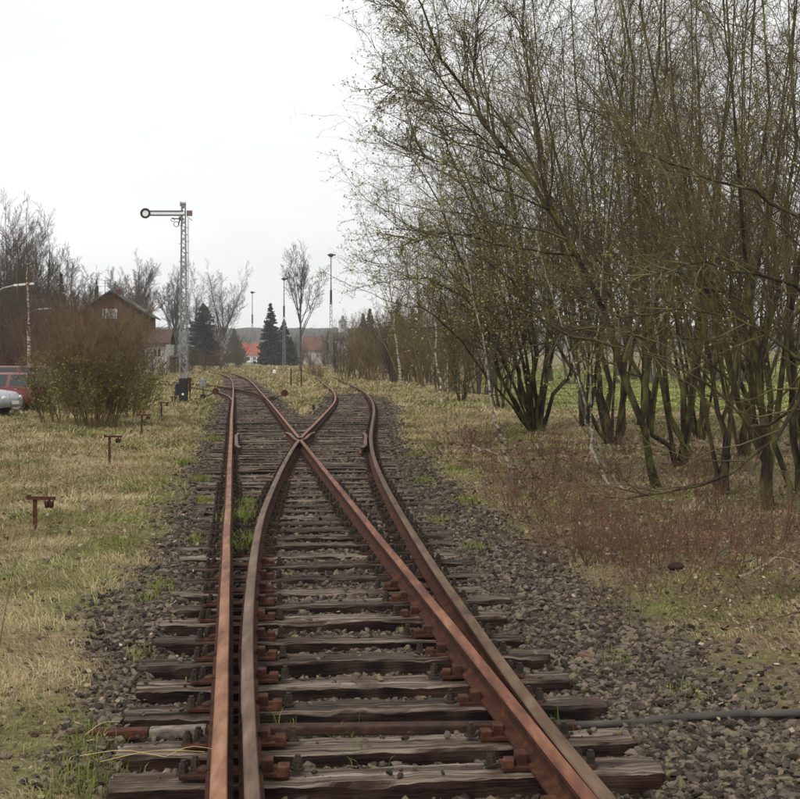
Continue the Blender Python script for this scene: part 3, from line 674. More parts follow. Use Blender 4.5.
def kids(r, pts, dr, rr, L, m, t0, t1, ang, angsd, lr, rratio, droop=0, lsd=.25, rmin=.001, shape=.5):
    B, n, _ = pts.shape
    t = t0+(t1-t0)*(np.arange(m)[None]+r.rand(B, m))/m
    f = t*(n-1); i = np.minimum(f.astype(int), n-2); fr = (f-i)[..., None]
    b = np.arange(B)[:, None]
    S = pts[b, i]*(1-fr)+pts[b, i+1]*fr; T = norm(dr[b, i]*(1-fr)+dr[b, i+1]*fr)
    pr = rr[b, i]*(1-fr[..., 0])+rr[b, i+1]*fr[..., 0]
    rv = r.normal(size=(B, m, 3)); rv -= T*np.sum(rv*T, -1, keepdims=True); rv = norm(rv)
    a = r.normal(ang, angsd, (B, m))[..., None]
    D = norm(T*np.cos(a)+rv*np.sin(a)+np.array([0, 0, droop]))
    Ln = L[:, None]*lr*(1-shape*t)*(1+lsd*r.normal(size=(B, m))).clip(.4, 1.8)
    R = np.maximum(np.minimum(pr*rratio, pr), rmin)
    return S.reshape(-1, 3), D.reshape(-1, 3), Ln.ravel(), R.ravel()
def resample(pl, n):
    pl = np.array(pl, float)
    q = np.vstack([2*pl[0]-pl[1], pl, 2*pl[-1]-pl[-2]]); out = []
    m = len(pl)-1
    for u_ in np.linspace(0, m-1e-6, n):
        i = int(u_); t = u_-i; a, b_, c_, d_ = q[i:i+4]
        out.append(.5*((2*b_)+(-a+c_)*t+(2*a-5*b_+4*c_-d_)*t*t+(-a+3*b_-3*c_+d_)*t**3))
    return np.array(out)
def plant(name, seed, origin, stems, levels, bark, twigm, leaf=None, label='', cat='tree', group=None, trunk_levels=1, crown='crown', trunk='trunk', ret=False):
    """stems: (pts(B,n,3), dirs, rad, L) in world coordinates; levels: list of dicts for kids()/runs(); leaf=(mat, count per twig, size)"""
    r = np.random.RandomState(seed); O = np.array(origin)
    pts, dr, rr, L = stems
    root = empty(name, origin, 0, label, cat, group)
    rr = rr*(1+.10*r.normal(size=rr.shape)).clip(.75, 1.3); rr[:, 0] *= 1.2
    tt, tw = Tubes(), Tubes(); tt.add(pts-O, rr, 8)
    lv = []
    for k, q in enumerate(levels):
        S, D, Ln, R = kids(r, pts, dr, rr, L, q['m'], q.get('t0', .2), q.get('t1', 1.0), q.get('ang', .7), q.get('asd', .2), q['lr'], q.get('rr', .55), q.get('droop', 0), rmin=q.get('rmin', .002), shape=q.get('shape', .5))
        if 'lmax' in q: Ln = np.minimum(Ln, q['lmax']*(.6+.6*r.rand(len(Ln))))
        pts, dr, rr = runs(r, S, D, Ln, R, q.get('n', 4), q.get('w', .15), q.get('up', .05)); L = Ln
        zz = pts[:, -1, 2] > .05; pts, dr, rr, L = pts[zz], dr[zz], rr[zz], L[zz]
        if len(pts): (tt if k < trunk_levels-1 else tw).add(pts-O, rr, q.get('s', 4 if k == 0 else 3))
        lv.append(pts)
    link(trunk, tt.mesh(trunk, bark), root)
    if tw.g: link(crown, tw.mesh(crown, twigm), root)  # crown holds the side twigs, on shrubs, weed stalks and fallen branches too
    if leaf:
        mat_, cnt, size = leaf[:3]; Pp = lv[-1]; B = len(Pp)
        if len(leaf) > 3:   # keep only leaves under a height
            pass
        c_ = int(B*cnt); i = r.randint(0, B, c_); t = r.rand(c_)**.6*(Pp.shape[1]-1.001); j = t.astype(int); ft = (t-j)[:, None]
        C = Pp[i, j]*(1-ft)+Pp[i, j+1]*ft+r.normal(size=(c_, 3))*size*.5
        if len(leaf) > 3:
            k_ = r.rand(c_) < leaf[3](C); C = C[k_]; c_ = len(C)
        V, f = quads(C-O, size*(.5+r.rand(c_)), 1.0)
        link('leaves', npmesh('leaves', V, f, mat_, smooth=False, attrs={'rnd': np.repeat(r.rand(c_), 4)}), root)
    return root
def fan(seed, base, n, H, spread, r0, bias=(0, 0), npt=10, wander=.05, up=.06, rb=.12, hsd=.18):
    """n stems from one stool"""
    r = np.random.RandomState(seed); a = r.rand(n)*2*math.pi
    S = np.array(base)[None]+np.stack([np.cos(a)*rb*r.rand(n), np.sin(a)*rb*r.rand(n), np.full(n, -.12)], 1)
    sp = spread*(.25+.85*r.rand(n))
    D = norm(np.stack([np.cos(a)*sp+bias[0], np.sin(a)*sp+bias[1], np.ones(n)], 1))
    L = H*(1+hsd*r.normal(size=n)).clip(.6, 1.4); R = r0*(.55+.6*r.rand(n))
    pts, dr, rr = runs(r, S, D, L, R, npt, wander, up, .88)
    return pts, dr, rr, L
def given(polys, r0s, npt=12):
    """stems along given world polylines"""
    pts = np.stack([resample(p_, npt) for p_ in polys]); jr = np.random.RandomState(int(abs(pts.sum()*7)) % 9999); Lp = np.linalg.norm(pts[:, -1]-pts[:, 0], axis=1)[:, None, None]; jt = jr.normal(size=pts.shape)*.0065*Lp; jt[:, 0] = 0; pts = pts+jt; dr = norm(np.gradient(pts, axis=1))
    L = np.linalg.norm(np.diff(pts, axis=1), axis=2).sum(1); R = np.array(r0s)*(.86 if max(r0s) < .099 else 1)
    rr = R[:, None]*(1-.88*(np.arange(npt)/(npt-1))[None]**.9)
    return pts, dr, rr, L
def join(a, b):
    return tuple(np.concatenate([x_, y_]) for x_, y_ in zip(a, b))
def ppoly(pl, Y0, Y1): 
    n = len(pl); return [P(px, py, Y0+(Y1-Y0)*i/(n-1)) for i, (px, py) in enumerate(pl)]

# thicket: level settings
def TL(d=1.0, s=1.0):
    return [dict(m=int(20*d), t0=.26, t1=1, ang=.70, asd=.28, lr=.36, rr=.52, n=8, w=.16, up=.035, shape=.45, rmin=.009),
            dict(m=int(9*d), t0=.12, t1=1, ang=.80, asd=.3, lr=.46, rr=.55, n=5, w=.20, up=.02, rmin=.0045),
            dict(m=int(5*d), t0=.1, t1=1, ang=.80, asd=.3, lr=.46, rr=.6, n=4, w=.22, up=.02, rmin=.0026, lmax=.6)]
TG = 'mossy trees of the thicket'
def base_z(X, Y): return (X, Y, float(gz(X, Y)))
def gp(px, py): X, Y, _ = G(px, py); return base_z(X, Y)

# A: many-stemmed clump at the far end of the thicket
b0 = gp(535, 432)
st = given([ppoly([(531, 431), (512, 402), (497, 365), (480, 300), (440, 210), (405, 150)], b0[1], b0[1]-2.5), ppoly([(533, 431), (520, 390), (512, 340), (490, 250), (452, 160), (430, 90)], b0[1], b0[1]-1),
            ppoly([(536, 431), (532, 380), (528, 300), (510, 200), (490, 110), (470, 30)], b0[1], b0[1]+1), ppoly([(538, 431), (545, 380), (548, 290), (545, 180), (530, 90), (520, 0)], b0[1], b0[1]-1.5),
            ppoly([(541, 431), (560, 395), (575, 340), (585, 250), (590, 150), (600, 50)], b0[1], b0[1]+1.5), ppoly([(532, 431), (526, 395), (505, 330), (465, 290), (425, 240), (380, 205)], b0[1], b0[1]-3),
            ppoly([(534, 431), (515, 385), (490, 330), (450, 290), (410, 275), (372, 262)], b0[1], b0[1]-4), ppoly([(536, 431), (525, 370), (505, 280), (470, 180), (430, 100), (398, 60)], b0[1], b0[1]-2), ppoly([(530, 431), (505, 400), (470, 350), (430, 315), (395, 300)], b0[1], b0[1]-5)],
           [.085, .09, .098, .09, .085, .06, .05, .06, .045])
plant('tree', 21, b0, join(st, fan(31, b0, 5, 9.5, .38, .055, (-.1, 0), npt=12)), TL(1.3), M['moss_bark'], M['twig'], (M['bud'], 1.0, .026), 'many-stemmed mossy tree fanning out at the far end of the thicket', 'tree', TG)
# B
b0 = gp(612, 446)
st = given([ppoly([(612, 446), (600, 400), (590, 330), (565, 240), (520, 150), (480, 90), (455, 20)], b0[1], b0[1]-2), ppoly([(613, 446), (610, 380), (602, 290), (590, 200), (575, 90), (565, -170)], b0[1], b0[1]+1),
            ppoly([(616, 446), (625, 390), (630, 300), (632, 190), (625, 60), (620, -190)], b0[1], b0[1]), ppoly([(611, 446), (590, 410), (560, 350), (520, 290), (460, 245), (395, 225)], b0[1], b0[1]-2.5)], [.085, .09, .08, .06])
plant('tree', 22, b0, join(st, fan(32, b0, 5, 9, .3, .06, (-.05, 0), npt=12)), TL(), M['moss_bark'], M['twig'], (M['bud'], .6, .024), 'slender mossy tree in the middle of the thicket behind the pale leaning birches', 'tree', TG)
# C: thick leaning trunk
b0 = gp(657, 487)
st = given([ppoly([(657, 489), (648, 450), (632, 395), (600, 310), (549, 209), (483, 127), (461, 83), (431, 25), (405, -30)], b0[1], b0[1]-1.8),
            ppoly([(640, 425), (650, 370), (648, 290), (640, 190), (655, 80), (668, -170)], b0[1]-.1, b0[1]+.6),
            ppoly([(500, 147), (480, 115), (474, 77), (479, 27), (490, -110)], b0[1]-1.2, b0[1]-.6),
            ppoly([(461, 110), (436, 72), (406, 14), (385, -25)], b0[1]-1.4, b0[1]-1.8),
            ppoly([(516, 165), (470, 130), (420, 95), (380, 85)], b0[1]-1.2, b0[1]-2.2), ppoly([(549, 209), (500, 190), (450, 165), (405, 150)], b0[1]-1, b0[1]-2.4), ppoly([(575, 255), (520, 250), (460, 235), (400, 240)], b0[1]-.8, b0[1]-2.6), ppoly([(549, 209), (535, 130), (528, 60), (515, -110)], b0[1]-1, b0[1]-.4)], [.082, .060, .026, .020, .020, .020, .020, .03])
plant('tree', 23, b0, st, TL(1.25), M['moss_bark'], M['twig'], (M['bud_grey'], .7, .020), 'thick mossy trunk leaning far out over the track with budding twigs', 'tree', TG)
# D
b0 = gp(678, 467)
st = given([ppoly([(678, 469), (674, 430), (668, 370), (655, 280), (640, 160), (628, 60), (610, -170)], b0[1], b0[1]), ppoly([(678, 469), (690, 420), (700, 340), (715, 220), (720, 100), (735, -170)], b0[1], b0[1]+1),
            ppoly([(676, 467), (660, 430), (640, 370), (600, 280), (565, 190), (540, 60), (530, -150)], b0[1], b0[1]-1.5)], [.09, .085, .06])
plant('tree', 24, b0, join(st, fan(34, b0, 4, 9, .3, .055, npt=12)), TL(), M['moss_bark'], M['twig'], (M['bud'], .14, .022), 'forked mossy tree just behind the thick leaning trunk', 'tree', TG)
# E .. H
def stool(px, py, polys, rr_, seed, extra, label, d=1., H=8, leafc=.14, leafm='bud'):
    b0 = gp(px, py); st = given([ppoly([(px, py+2)]+pl_, b0[1], b0[1]+dy) for pl_, dy in polys], rr_)
    if extra: st = join(st, fan(seed+10, b0, extra, H, .32, .045, npt=12))
    plant('tree', seed, b0, st, TL(d), M['moss_bark'], M['twig'], (M[leafm], leafc, .022), label, 'tree', TG)
stool(726, 497, [([(724, 440), (714, 390), (700, 300), (690, 180), (670, 60), (660, -170)], 0), ([(722, 450), (735, 380), (745, 280), (742, 150), (755, -150)], .8)], [.06, .055], 25, 3, 'thin pair of stems right of the thick leaning trunk')
stool(769, 514, [([(762, 470), (745, 410), (720, 330), (690, 230), (660, 120), (640, -150)], -.5), ([(765, 460), (770, 380), (775, 260), (765, 120), (770, -170)], .4), ([(757, 450), (748, 360), (765, 240), (790, 120), (810, -110)], 1)], [.075, .07, .055], 26, 2, 'three-stemmed mossy tree near the frame edge standing in bramble', H=7)
stool(800, 495, [([(795, 440), (790, 350), (785, 220), (795, 80), (800, -170)], 0), ([(806, 440), (820, 330), (830, 200), (850, -110)], .5)], [.07, .06], 27, 2, 'straight mossy tree cut by the frame edge')
stool(584, 428, [([(580, 390), (570, 330), (555, 250), (540, 150), (520, 40)], 0), ([(588, 390), (600, 300), (598, 200), (612, 60)], 1)], [.08, .07], 28, 4, 'dark stems between the far clump and the leaning birches', H=9.5, leafm='bud_grey')
stool(745, 455, [([(742, 400), (735, 320), (728, 220), (735, 100), (730, -170)], 0), ([(750, 400), (765, 320), (770, 200), (785, 80), (800, -110)], 1)], [.08, .07], 29, 5, 'upright mossy stems behind the three-stemmed tree', H=9.5)
stool(700, 440, [([(700, 400), (692, 320), (680, 220), (690, 100), (680, -110)], 0), ([(705, 390), (720, 300), (735, 200), (722, 60)], 1)], [.08, .07], 30, 5, 'upright stems seen in the gap above the green meadow', H=10)
stool(650, 432, [([(646, 390), (640, 320), (620, 220), (605, 100), (590, -110)], 0), ([(655, 390), (670, 300), (672, 200), (690, 60)], 1)], [.08, .07], 41, 5, 'group of dark stems behind the forked tree', H=10)
stool(800, 440, [([(795, 380), (790, 300), (800, 200), (795, 60)], 0), ([(810, 390), (830, 300), (850, 160)], 1)], [.08, .07], 42, 5, 'rear tree behind the straight one at the frame edge', H=10)
stool(500, 410, [([(497, 380), (488, 330), (470, 260), (445, 200), (420, 170)], 0), ([(503, 380), (510, 310), (505, 230), (515, 120)], 1)], [.07, .06], 43, 5, 'bushy young tree beyond the many-stemmed clump', H=8.5, d=1.3, leafm='bud_grey', leafc=.5)
stool(462, 402, [([(460, 380), (450, 345), (432, 300), (405, 260)], 0), ([(466, 380), (470, 330), (462, 280), (455, 220)], 1)], [.06, .05], 44, 5, 'low budding tree where the thicket meets the dry grass', H=6.5, d=1.3, leafm='bud', leafc=.5)
# the long low bough reaching in from the frame edge
b0 = gp(850, 520)
st = given([ppoly([(850, 520), (835, 440), (810, 385), (790, 418), (768, 445), (735, 470), (690, 486), (640, 495), (600, 496)], b0[1], b0[1]-1.5), ppoly([(850, 520), (845, 380), (830, 240), (815, 100), (800, -190)], b0[1], b0[1]),
            ppoly([(842, 340), (800, 290), (740, 268), (680, 266), (620, 285)], b0[1], b0[1]-2), ppoly([(835, 250), (780, 205), (700, 175), (630, 148)], b0[1], b0[1]-1.5), ppoly([(848, 420), (790, 350), (720, 312), (640, 315), (570, 330)], b0[1], b0[1]-1)], [.05, .07, .032, .036, .028])
plant('tree', 45, b0, st, TL(.8), M['moss_bark'], M['twig'], None, 'tree beyond the frame edge with a long low bough sagging into the picture', 'tree', TG)

# birches
def birch(name_lab, polyl, Y0, r0, seed, n=5, lean=0, tw='twig_grey', leaf=None, H=1.5):
    p0 = P(*polyl[0], Y0); b0 = base_z(p0[0], Y0)
    pl_ = [P(px, py, Y0) for px, py in polyl]; pl_[0] = (b0[0], b0[1], b0[2]-.05)
    st = given([pl_], [r0])
    plant('birch', seed, b0, st, [dict(m=14, t0=.35, ang=.5, lr=.34, rr=.5, n=5, w=.1, up=.05), dict(m=7, ang=.6, lr=.4, n=4, w=.15, up=-.02), dict(m=5, ang=.6, lr=.5, n=4, w=.15, up=-.05, lmax=.6)], M['birch'], M[tw], leaf, name_lab, 'birch', 'birches')
birch('thin white birch stem leaning beside the brown bank, farthest of the birches', [(401, 385), (398, 358), (394, 322), (390, 290), (392, 262)], 88, .11, 51, leaf=(M['bud_grey'], .8, .06))
birch('white birch stem between the two budding thicket trees', [(442, 405), (438, 370), (435, 330), (428, 280), (424, 230)], 53, .07, 52, leaf=(M['bud'], .8, .04))
birch('very thin pale birch just beyond the white one in dry grass', [(448, 402), (447, 365), (448, 330), (446, 290)], 57, .05, 53, leaf=(M['bud'], .8, .04))
birch('tall pale birch stem slanting in front of the many-stemmed clump', [(512, 468), (501, 437), (493, 408), (484, 349), (472, 297), (464, 240), (452, 180)], 22.8, .042, 54, leaf=(M['bud'], .9, .028))
birch('pale birch leaning towards the track, nearer of the crossed pair', [(615, 492), (602, 467), (591, 435), (585, 415), (570, 350), (545, 270), (520, 190)], 18.9, .035, 55, leaf=(M['bud'], .9, .024))
birch('pale birch with a kinked foot crossing behind its neighbour', [(627, 491), (610, 470), (598, 452), (590, 420), (596, 350), (604, 270), (608, 180)], 19.2, .03, 56, leaf=(M['bud'], .7, .024))
birch('white-trunked birch standing behind the red cars', [(30.5, 392), (30, 372), (29, 340), (28, 310), (27, 280), (26, 255)], 56, .10, 57, tw='twig_red')
# ------------------------------------------------------------------ shrubs
def SL(d=1., s=1.):
    return [dict(m=int(9*d), t0=.12, ang=.5, asd=.2, lr=.42, rr=.55, n=5, w=.14, up=.06, rmin=.004*s), dict(m=int(7*d), t0=.1, ang=.6, asd=.25, lr=.45, rr=.6, n=4, w=.16, up=.03, rmin=.003*s),
            dict(m=int(5*d), ang=.65, asd=.3, lr=.5, rr=.7, n=3, w=.15, up=.02, rmin=.002*s)]
def shrub(px, py, H, n, spread, seed, label, tw, leaf, group=None, d=1., s=1., r0=.025, name='shrub', Y=None, rb=.3, cat='shrub'):
    if Y is None: b0 = gp(px, py)
    else: b0 = base_z((px-CX)*Y/F, Y)
    return plant(name, seed, b0, fan(seed, b0, n, H, spread, r0, npt=7, wander=.08, up=.03, rb=rb), SL(d, s), M[tw], M[tw], leaf, label, cat, group, trunk='stems', crown='crown')
low = lambda zt: (lambda C: np.clip(1.15-C[:, 2]/zt, 0, 1))
shrub(95, 428, 2.85, 42, .54, 61, 'big round olive-brown bush in front of the brown gabled house', 'twig_olive', (M['leaf_green'], .9, .030, low(2.0)), d=1.35, rb=.7, s=1.6, r0=.02)
shrub(130, 419, 1.7, 18, .50, 62, 'lower green flank bush beside the big round bush', 'twig_olive', (M['leaf_green'], .7, .032, low(2.0)), d=1.3, rb=.6, s=1.5, r0=.018)
shrub(62, 424, 1.8, 18, .55, 63, 'straggly bush between the silver car and the big round bush', 'twig_olive', (M['leaf_green'], .6, .032, low(1.8)), d=1.3, rb=.6, s=1.5, r0=.018)
shrub(116, 412, 2.9, 20, .55, 64, 'reddish-brown bush behind the big round bush', 'twig_red', None, s=2, d=1.3)
shrub(76, 410, 3.0, 20, .5, 65, 'tall reddish twiggy bush beside the red cars', 'twig_red', None, s=2, d=1.2)
# dead weed stalks in the near grass
def stalks(px, py, H, n, spread, seed, label, tw='twig_red', r0=.006, group='dead stalks in the grass'):
    b0 = gp(px, py)
    plant('weed_stalk', seed, b0, fan(seed, b0, n, H, spread, r0, npt=6, wander=.07, up=.02, rb=.12), [dict(m=5, t0=.3, ang=.5, lr=.3, rr=.6, n=4, w=.1, up=.03, rmin=.0015)], M[tw], M[tw], None, label, 'dead weed', group, trunk='stem', crown='crown')
stalks(40, 462, 1.35, 4, .55, 71, 'tall bare brown stalks in the grass below the silver car')
stalks(22, 480, .9, 3, .4, 72, 'short brown stalks at the frame edge below the cars')
stalks(52, 505, .75, 2, .2, 73, 'pair of thin stalks beside the nearest wire post')
stalks(64, 500, .7, 1, .1, 74, 'single seed-headed stalk just beyond the nearest wire post')
stalks(20, 600, .28, 1, .1, 75, 'single short reddish stem in the nearest grass')
stalks(2, 660, .8, 1, 1.4, 76, 'thin bent stem leaning up from the frame corner grass')
stalks(625, 622, .62, 9, .8, 77, 'small leafless bush at the edge of the gravel', 'twig_red', .006)
stalks(590, 600, .55, 5, .8, 78, 'sparse twig tuft beside the small leafless bush', 'twig_red')
stalks(775, 545, 1.0, 7, .6, 79, 'bare bramble stems below the three-stemmed tree', 'twig_red')
# reddish undergrowth: copies of three bushes
protos = []
ug = 'low red-brown shrubs along the edge of the thicket'
for k in range(3):
    b0 = (0, 0, 0)
    protos.append(plant('shrub', 80+k, b0, fan(80+k, b0, 20, .50, .85, .006, (.0, 0), npt=6, wander=.1, up=.02, rb=.35), [dict(m=6, t0=.15, ang=.5, lr=.42, rr=.6, n=4, w=.14, up=.03, rmin=.0022), dict(m=4, ang=.6, lr=.45, rr=.6, n=3, w=.15, up=.02, rmin=.0018)],
                        M['twig_ruby'] if k != 1 else M['twig_red'], M['twig_ruby'] if k != 1 else M['twig_red'], (M['litter'], .08, .015), 'x', 'shrub', ug, trunk='stems', crown='crown'))
spots = [(600, 548), (632, 556), (585, 538), (655, 548), (568, 562), (612, 518), (560, 545), (590, 560), (625, 565), (660, 570), (540, 520), (575, 525), (610, 535), (645, 540), (690, 560), (515, 505), (550, 500), (590, 505), (640, 510), (690, 530), (720, 545), (500, 485), (530, 480), (565, 478), (480, 470),
         (620, 480), (745, 575), (790, 560), (760, 540), (700, 500), (735, 515), (455, 455), (475, 445), (520, 455), (560, 455), (590, 470), (670, 590), (780, 600), (640, 455), (690, 475), (720, 470), (790, 530)]
near_things = ['redder patch middle', 'redder patch end', 'redder patch edge', 'redder patch back', 'redder patch front', 'redder patch top', 'open gravel', 'outer rail', 'sparse twig tuft', 'small leafless bush', 'outer rail bend', 'pale fallen stick', 'crossed birches', 'kinked birch foot', 'bare bramble stems', 'slanting birch', 'slanting birch foot', 'crossed birch pair', 'thick leaning trunk',
               'long low bough', 'thin pair of stems', 'gravel edge opposite the crossing', 'fallen stick end', 'many-stemmed clump', 'green moss strip', 'forked tree', 'fallen bough', 'frame edge', 'three-stemmed tree', 'forked tree foot', 'upright stems', 'dry grass end',
               'far clump', 'clump foot', 'dark stems', 'birch bases', 'mossy gravel edge', 'mossy corner', 'rear stems', 'forked trunk gap', 'meadow gap', 'straight edge tree']
ad = ['ragged', 'dense', 'wispy', 'leaning', 'spreading', 'thin']
for i, (px, py) in enumerate(spots):
    o = protos[i] if i < 3 else copy_tree(protos[i % 3])
    X, Y, Z = gp(px, py); o.location = (X, Y, Z-.03); s = (.75+.5*rs.rand())*np.interp(Y, [10, 20, 30], [.85, 1.1, 1.3]); o.scale = (s, s, s*(.8+.5*rs.rand())); o.rotation_euler = (0, 0, rs.rand()*6.28)
    o['label'] = f'{ad[i % 6]} red-brown low shrub by the {near_things[i]}'
# fallen branches
def fallen(pl, r0, seed, label, mat='grey_pole', m=6):
    pts = [np.array(G(px, py, .03+dz)) for px, py, dz in pl]; b0 = (pts[0][0], pts[0][1], 0)
    st = given([pts], [r0]); plant('fallen_branch', seed, b0, st, [dict(m=m, t0=.2, ang=.6, lr=.3, rr=.5, n=4, w=.12, up=0., rmin=.003)], M[mat], M[mat], None, label, 'branch', 'fallen branches', trunk='limb', crown='crown')
M['pale_wood'] = pmat('pale dead wood', [(.3, (.18, .14, .10)), (.7, (.36, .29, .22))], 6, rough=.85, bump=.3, world=True)
fallen([(738, 578, 0), (760, 568, .02), (779, 558, .05), (800, 567, .02), (830, 585, 0)], .022, 91, 'bent pale fallen bough on the moss at the frame edge', 'pale_wood')
fallen([(725, 548, .12), (715, 560, .05), (735, 565, .03), (770, 556, .08), (800, 558, .1)], .010, 92, 'thin grey fallen twig lying above the pale bough', 'grey_pole')
fallen([(473, 446, .1), (490, 452, .06), (507, 463, .03), (536, 467, .12)], .022, 93, 'pale fallen stick on the ground by the slanting birch', 'pale_wood', 3)
fallen([(800, 612, 0), (760, 622, .03), (720, 630, 0)], .008, 94, 'thin brown fallen twig on the moss near the frame edge', 'twig_red', 4)
fallen([(660, 462, .05), (690, 464, .03), (704, 466, .02)], .03, 95, 'pale log lying under the forked tree', 'pale_wood', 2)
# straw stems across the sleeper ends
b = Tubes(); 
for k, (p0, p1) in enumerate((((80, 756), (165, 757)), ((165, 757), (213, 749)), ((100, 762), (205, 752)), ((85, 735), (120, 722)))):
    a0, a1 = np.array(G(*p0, .03)), np.array(G(*p1, .05)); mid = (a0+a1)/2+np.array([0, 0, .03]); b.add(resample([a0, mid, a1], 6)[None], np.full((1, 6), .0018), 4)
tag(link('straw', b.mesh('straw', pmat('yellow straw', [(.3, (.45, .33, .12)), (.7, (.6, .48, .22))], 8, bump=0))), 'yellow dry straw stems lying over the nearest sleeper ends', 'straw', kind='stuff')
# dark clod and scraps
o = MB().sph((0, 0, .03), .06, (1.3, 1, .7), 2).obj('stone', M['plate'], None, gp(676, 572)); tag(o, 'small dark stump-like lump on the ground by the red-brown shrubs', 'stone')
MB().box((0, 0, .01), (.22, .08, .012), rz=.3, bev=.003)
o = MB().box((0, 0, .02), (.26, .14, .02), rz=.25, bev=.006).obj('paper_scrap', M['white'], None, gp(201, 418)); tag(o, 'white scrap of paper on the grass below the far lever', 'litter')
o = MB().box((0, 0, .02), (.10, .05, .02), rz=.5, bev=.006).obj('paper_scrap', M['white'], None, gp(611, 556)); tag(o, 'small white scrap among the red-brown shrubs', 'litter')
o = MB().box((0, 0, .015), (.11, .06, .04), rz=-.3, ry=.2, bev=.014).obj('brick', flat('broken brick', (.12, .065, .045), .9), None, gp(586, 656)); tag(o, 'broken reddish brick lump on the gravel', 'brick')

# ------------------------------------------------------------------ wire posts
wp = [(35, 532, 33, 20.5, 8, .032, 'nearest rusty wire post with pulley standing in straw grass'), (109.5, 466, 29, 12.5, 5.5, .035, 'second rusty wire post, between the nearest one and the big bush'),
      (141.7, 436, 20.5, 9, 3.7, .035, 'third wire post, at the foot of the big round bush'), (161.5, 417.5, 15, 7.5, 2.5, .035, 'fourth wire post, dark, short of the signal'),
      (175, 403, 11, 4, 2.5, .035, 'fifth wire post close beside the signal foot'), (172.5, 404, 7, 5, 2, .03, 'lowest wire post directly in front of the signal foot')]
for i, (px, py, hp, ar, al, hw, lab) in enumerate(wp):
    X, Y, Z = gp(px, py); k = Y/F; H = hp*k; q = empty('wire_post', (X, Y, Z), rad(-4), lab, 'wire post', 'signal wire posts along the verge')
    mt = M['rust_post'] if i < 3 else M['black']
    b = MB(); b.box((0, 0, H/2-.1), (.045, .012, H+.2)); b.box((-.018, .02, H/2-.1), (.010, .045, H+.2)); b.obj('post', mt, q)
    b = MB(); b.box(((ar-al)/2*k, 0, H-.012), ((ar+al)*k, .05, .035), bev=.003); b.box((-al*k+.02, 0, H+.012), (.03, .05, .02)); b.obj('crossarm', mt, q)
    for j in range(2):
        pw = MB(); xx = (ar*.82)*k-.05*j
        pw.cyl((xx-.006, 0, H-.085), (xx+.006, 0, H-.085), .033, n=16).cyl((xx-.014, 0, H-.085), (xx-.008, 0, H-.085), .040, n=16).cyl((xx+.008, 0, H-.085), (xx+.014, 0, H-.085), .040, n=16)
        pw.box((xx-.02, 0, H-.055), (.006, .018, .07)).box((xx+.02, 0, H-.055), (.006, .018, .07)); pw.obj('pulley', mt, q)

# ------------------------------------------------------------------ semaphore signal
sY = 55.; k = sY/F; X0, _, _ = P(183.5, 400, sY); sg = empty('semaphore_signal', base_z(X0, sY), 0, 'tall lattice railway signal with its ring-ended arm held level', 'signal')
zt = 8.35; z1 = 1.0
def hw(z): return np.interp(z, [0, zt], [.165, .075])
b = MB()
for sx in (-1, 1):
    for sy in (-1, 1):
        n_ = 6
        for i in range(n_):
            za, zb = z1+(zt-z1)*i/n_, z1+(zt-z1)*(i+1)/n_; a_, c_ = hw(za), hw(zb)
            b.cyl((sx*a_, sy*a_, za), (sx*c_, sy*c_, zb), .022, n=4)
b.obj('corner_angle', M['galv'], sg)
b = MB(); z = z1; i = 0
while z < zt-.15:
    st_ = hw(z)*2.0; zb = min(zt, z+st_); a_, c_ = hw(z), hw(zb); s = 1 if i % 2 else -1
    for f_ in (-1, 1):
        b.cyl((s*a_, f_*a_, z), (-s*c_, f_*c_, zb), .013, n=4); b.cyl((f_*a_, s*a_, z), (f_*c_, -s*c_, zb), .013, n=4)
        if i % 2 == 0: b.cyl((-s*a_, f_*a_, z), (s*c_, f_*c_, zb), .011, n=4)
    z = zb; i += 1
b.obj('lattice', M['galv'], sg)
b = MB(); b.box((0, 0, .5), (.34, .34, 1.08), bev=.02); b.box((0, 0, -.05), (.5, .5, .2)); b.obj('foot_casing', M['black'], sg)
b = MB(); b.cyl((-.24, -.1, .30), (-.24, -.1, .72), .1, n=14).box((-.2, -.1, .62), (.3, .1, .08)).cyl((-.3, -.12, .75), (-.12, -.12, .80), .07, n=12); b.obj('wire_winch', M['black'], sg)
b = MB(); b.box((.27, -.02, .72), (.10, .14, .52), bev=.02).cyl((.2, -.02, 1.0), (.34, -.02, .98), .07, n=12).box((.27, 0, .35), (.04, .05, .4)); b.obj('weight_lever', M['rust_post'], sg)
MB().cyl((0, -.172, .36), (0, -.18, .36), .05, n=16).obj('number_disc', M['white'], sg)
def sz(py): return CZ-(py-HY)*k
za = sz(214)
arm = empty('arm', (0, -.14, za)); arm.parent = sg
xr = (146-183.5)*k; 
b = MB(); b.box(((150.8-183.5)*k/2+.12*0, 0, 0), (-(150.8-183.5)*k, .016, .225)); b.obj('arm_board', M['white'], arm)
b = MB()
for s in (-1, 1): b.box(((150.5-183.5)*k/2, -.004, s*.085), (-(150.5-183.5)*k, .022, .062))
b.obj('arm_border', M['darksteel'], arm)
b = MB(); b.torus((xr, -.004, 0), .175, .045, 'Y', 32, 8); b.obj('ring', M['black'], arm)
MB().cyl((xr, .006, 0), (xr, -.006, 0), .15, n=28).obj('disc', M['white'], arm)
b = MB(); b.box(((190-183.5)*k, 0, 0), (.24, .03, .24), bev=.01); b.obj('counter_plate', pmat('rusty plate', [(.3, (.10, .07, .07)), (.7, (.2, .15, .15))], 8), arm)
b = MB(); b.torus(((177-183.5)*k, -.18, sz(225)), .105, .014, 'Y', 24, 6).torus(((173.5-183.5)*k, -.18, sz(220.5)), .075, .012, 'Y', 20, 6)
b.box(((177-183.5)*k, -.17, sz(219.5)), (.34, .02, .05)).box(((180-183.5)*k, -.17, sz(222)), (.05, .02, .34), ry=.2); b.obj('spectacle', M['darksteel'], sg)
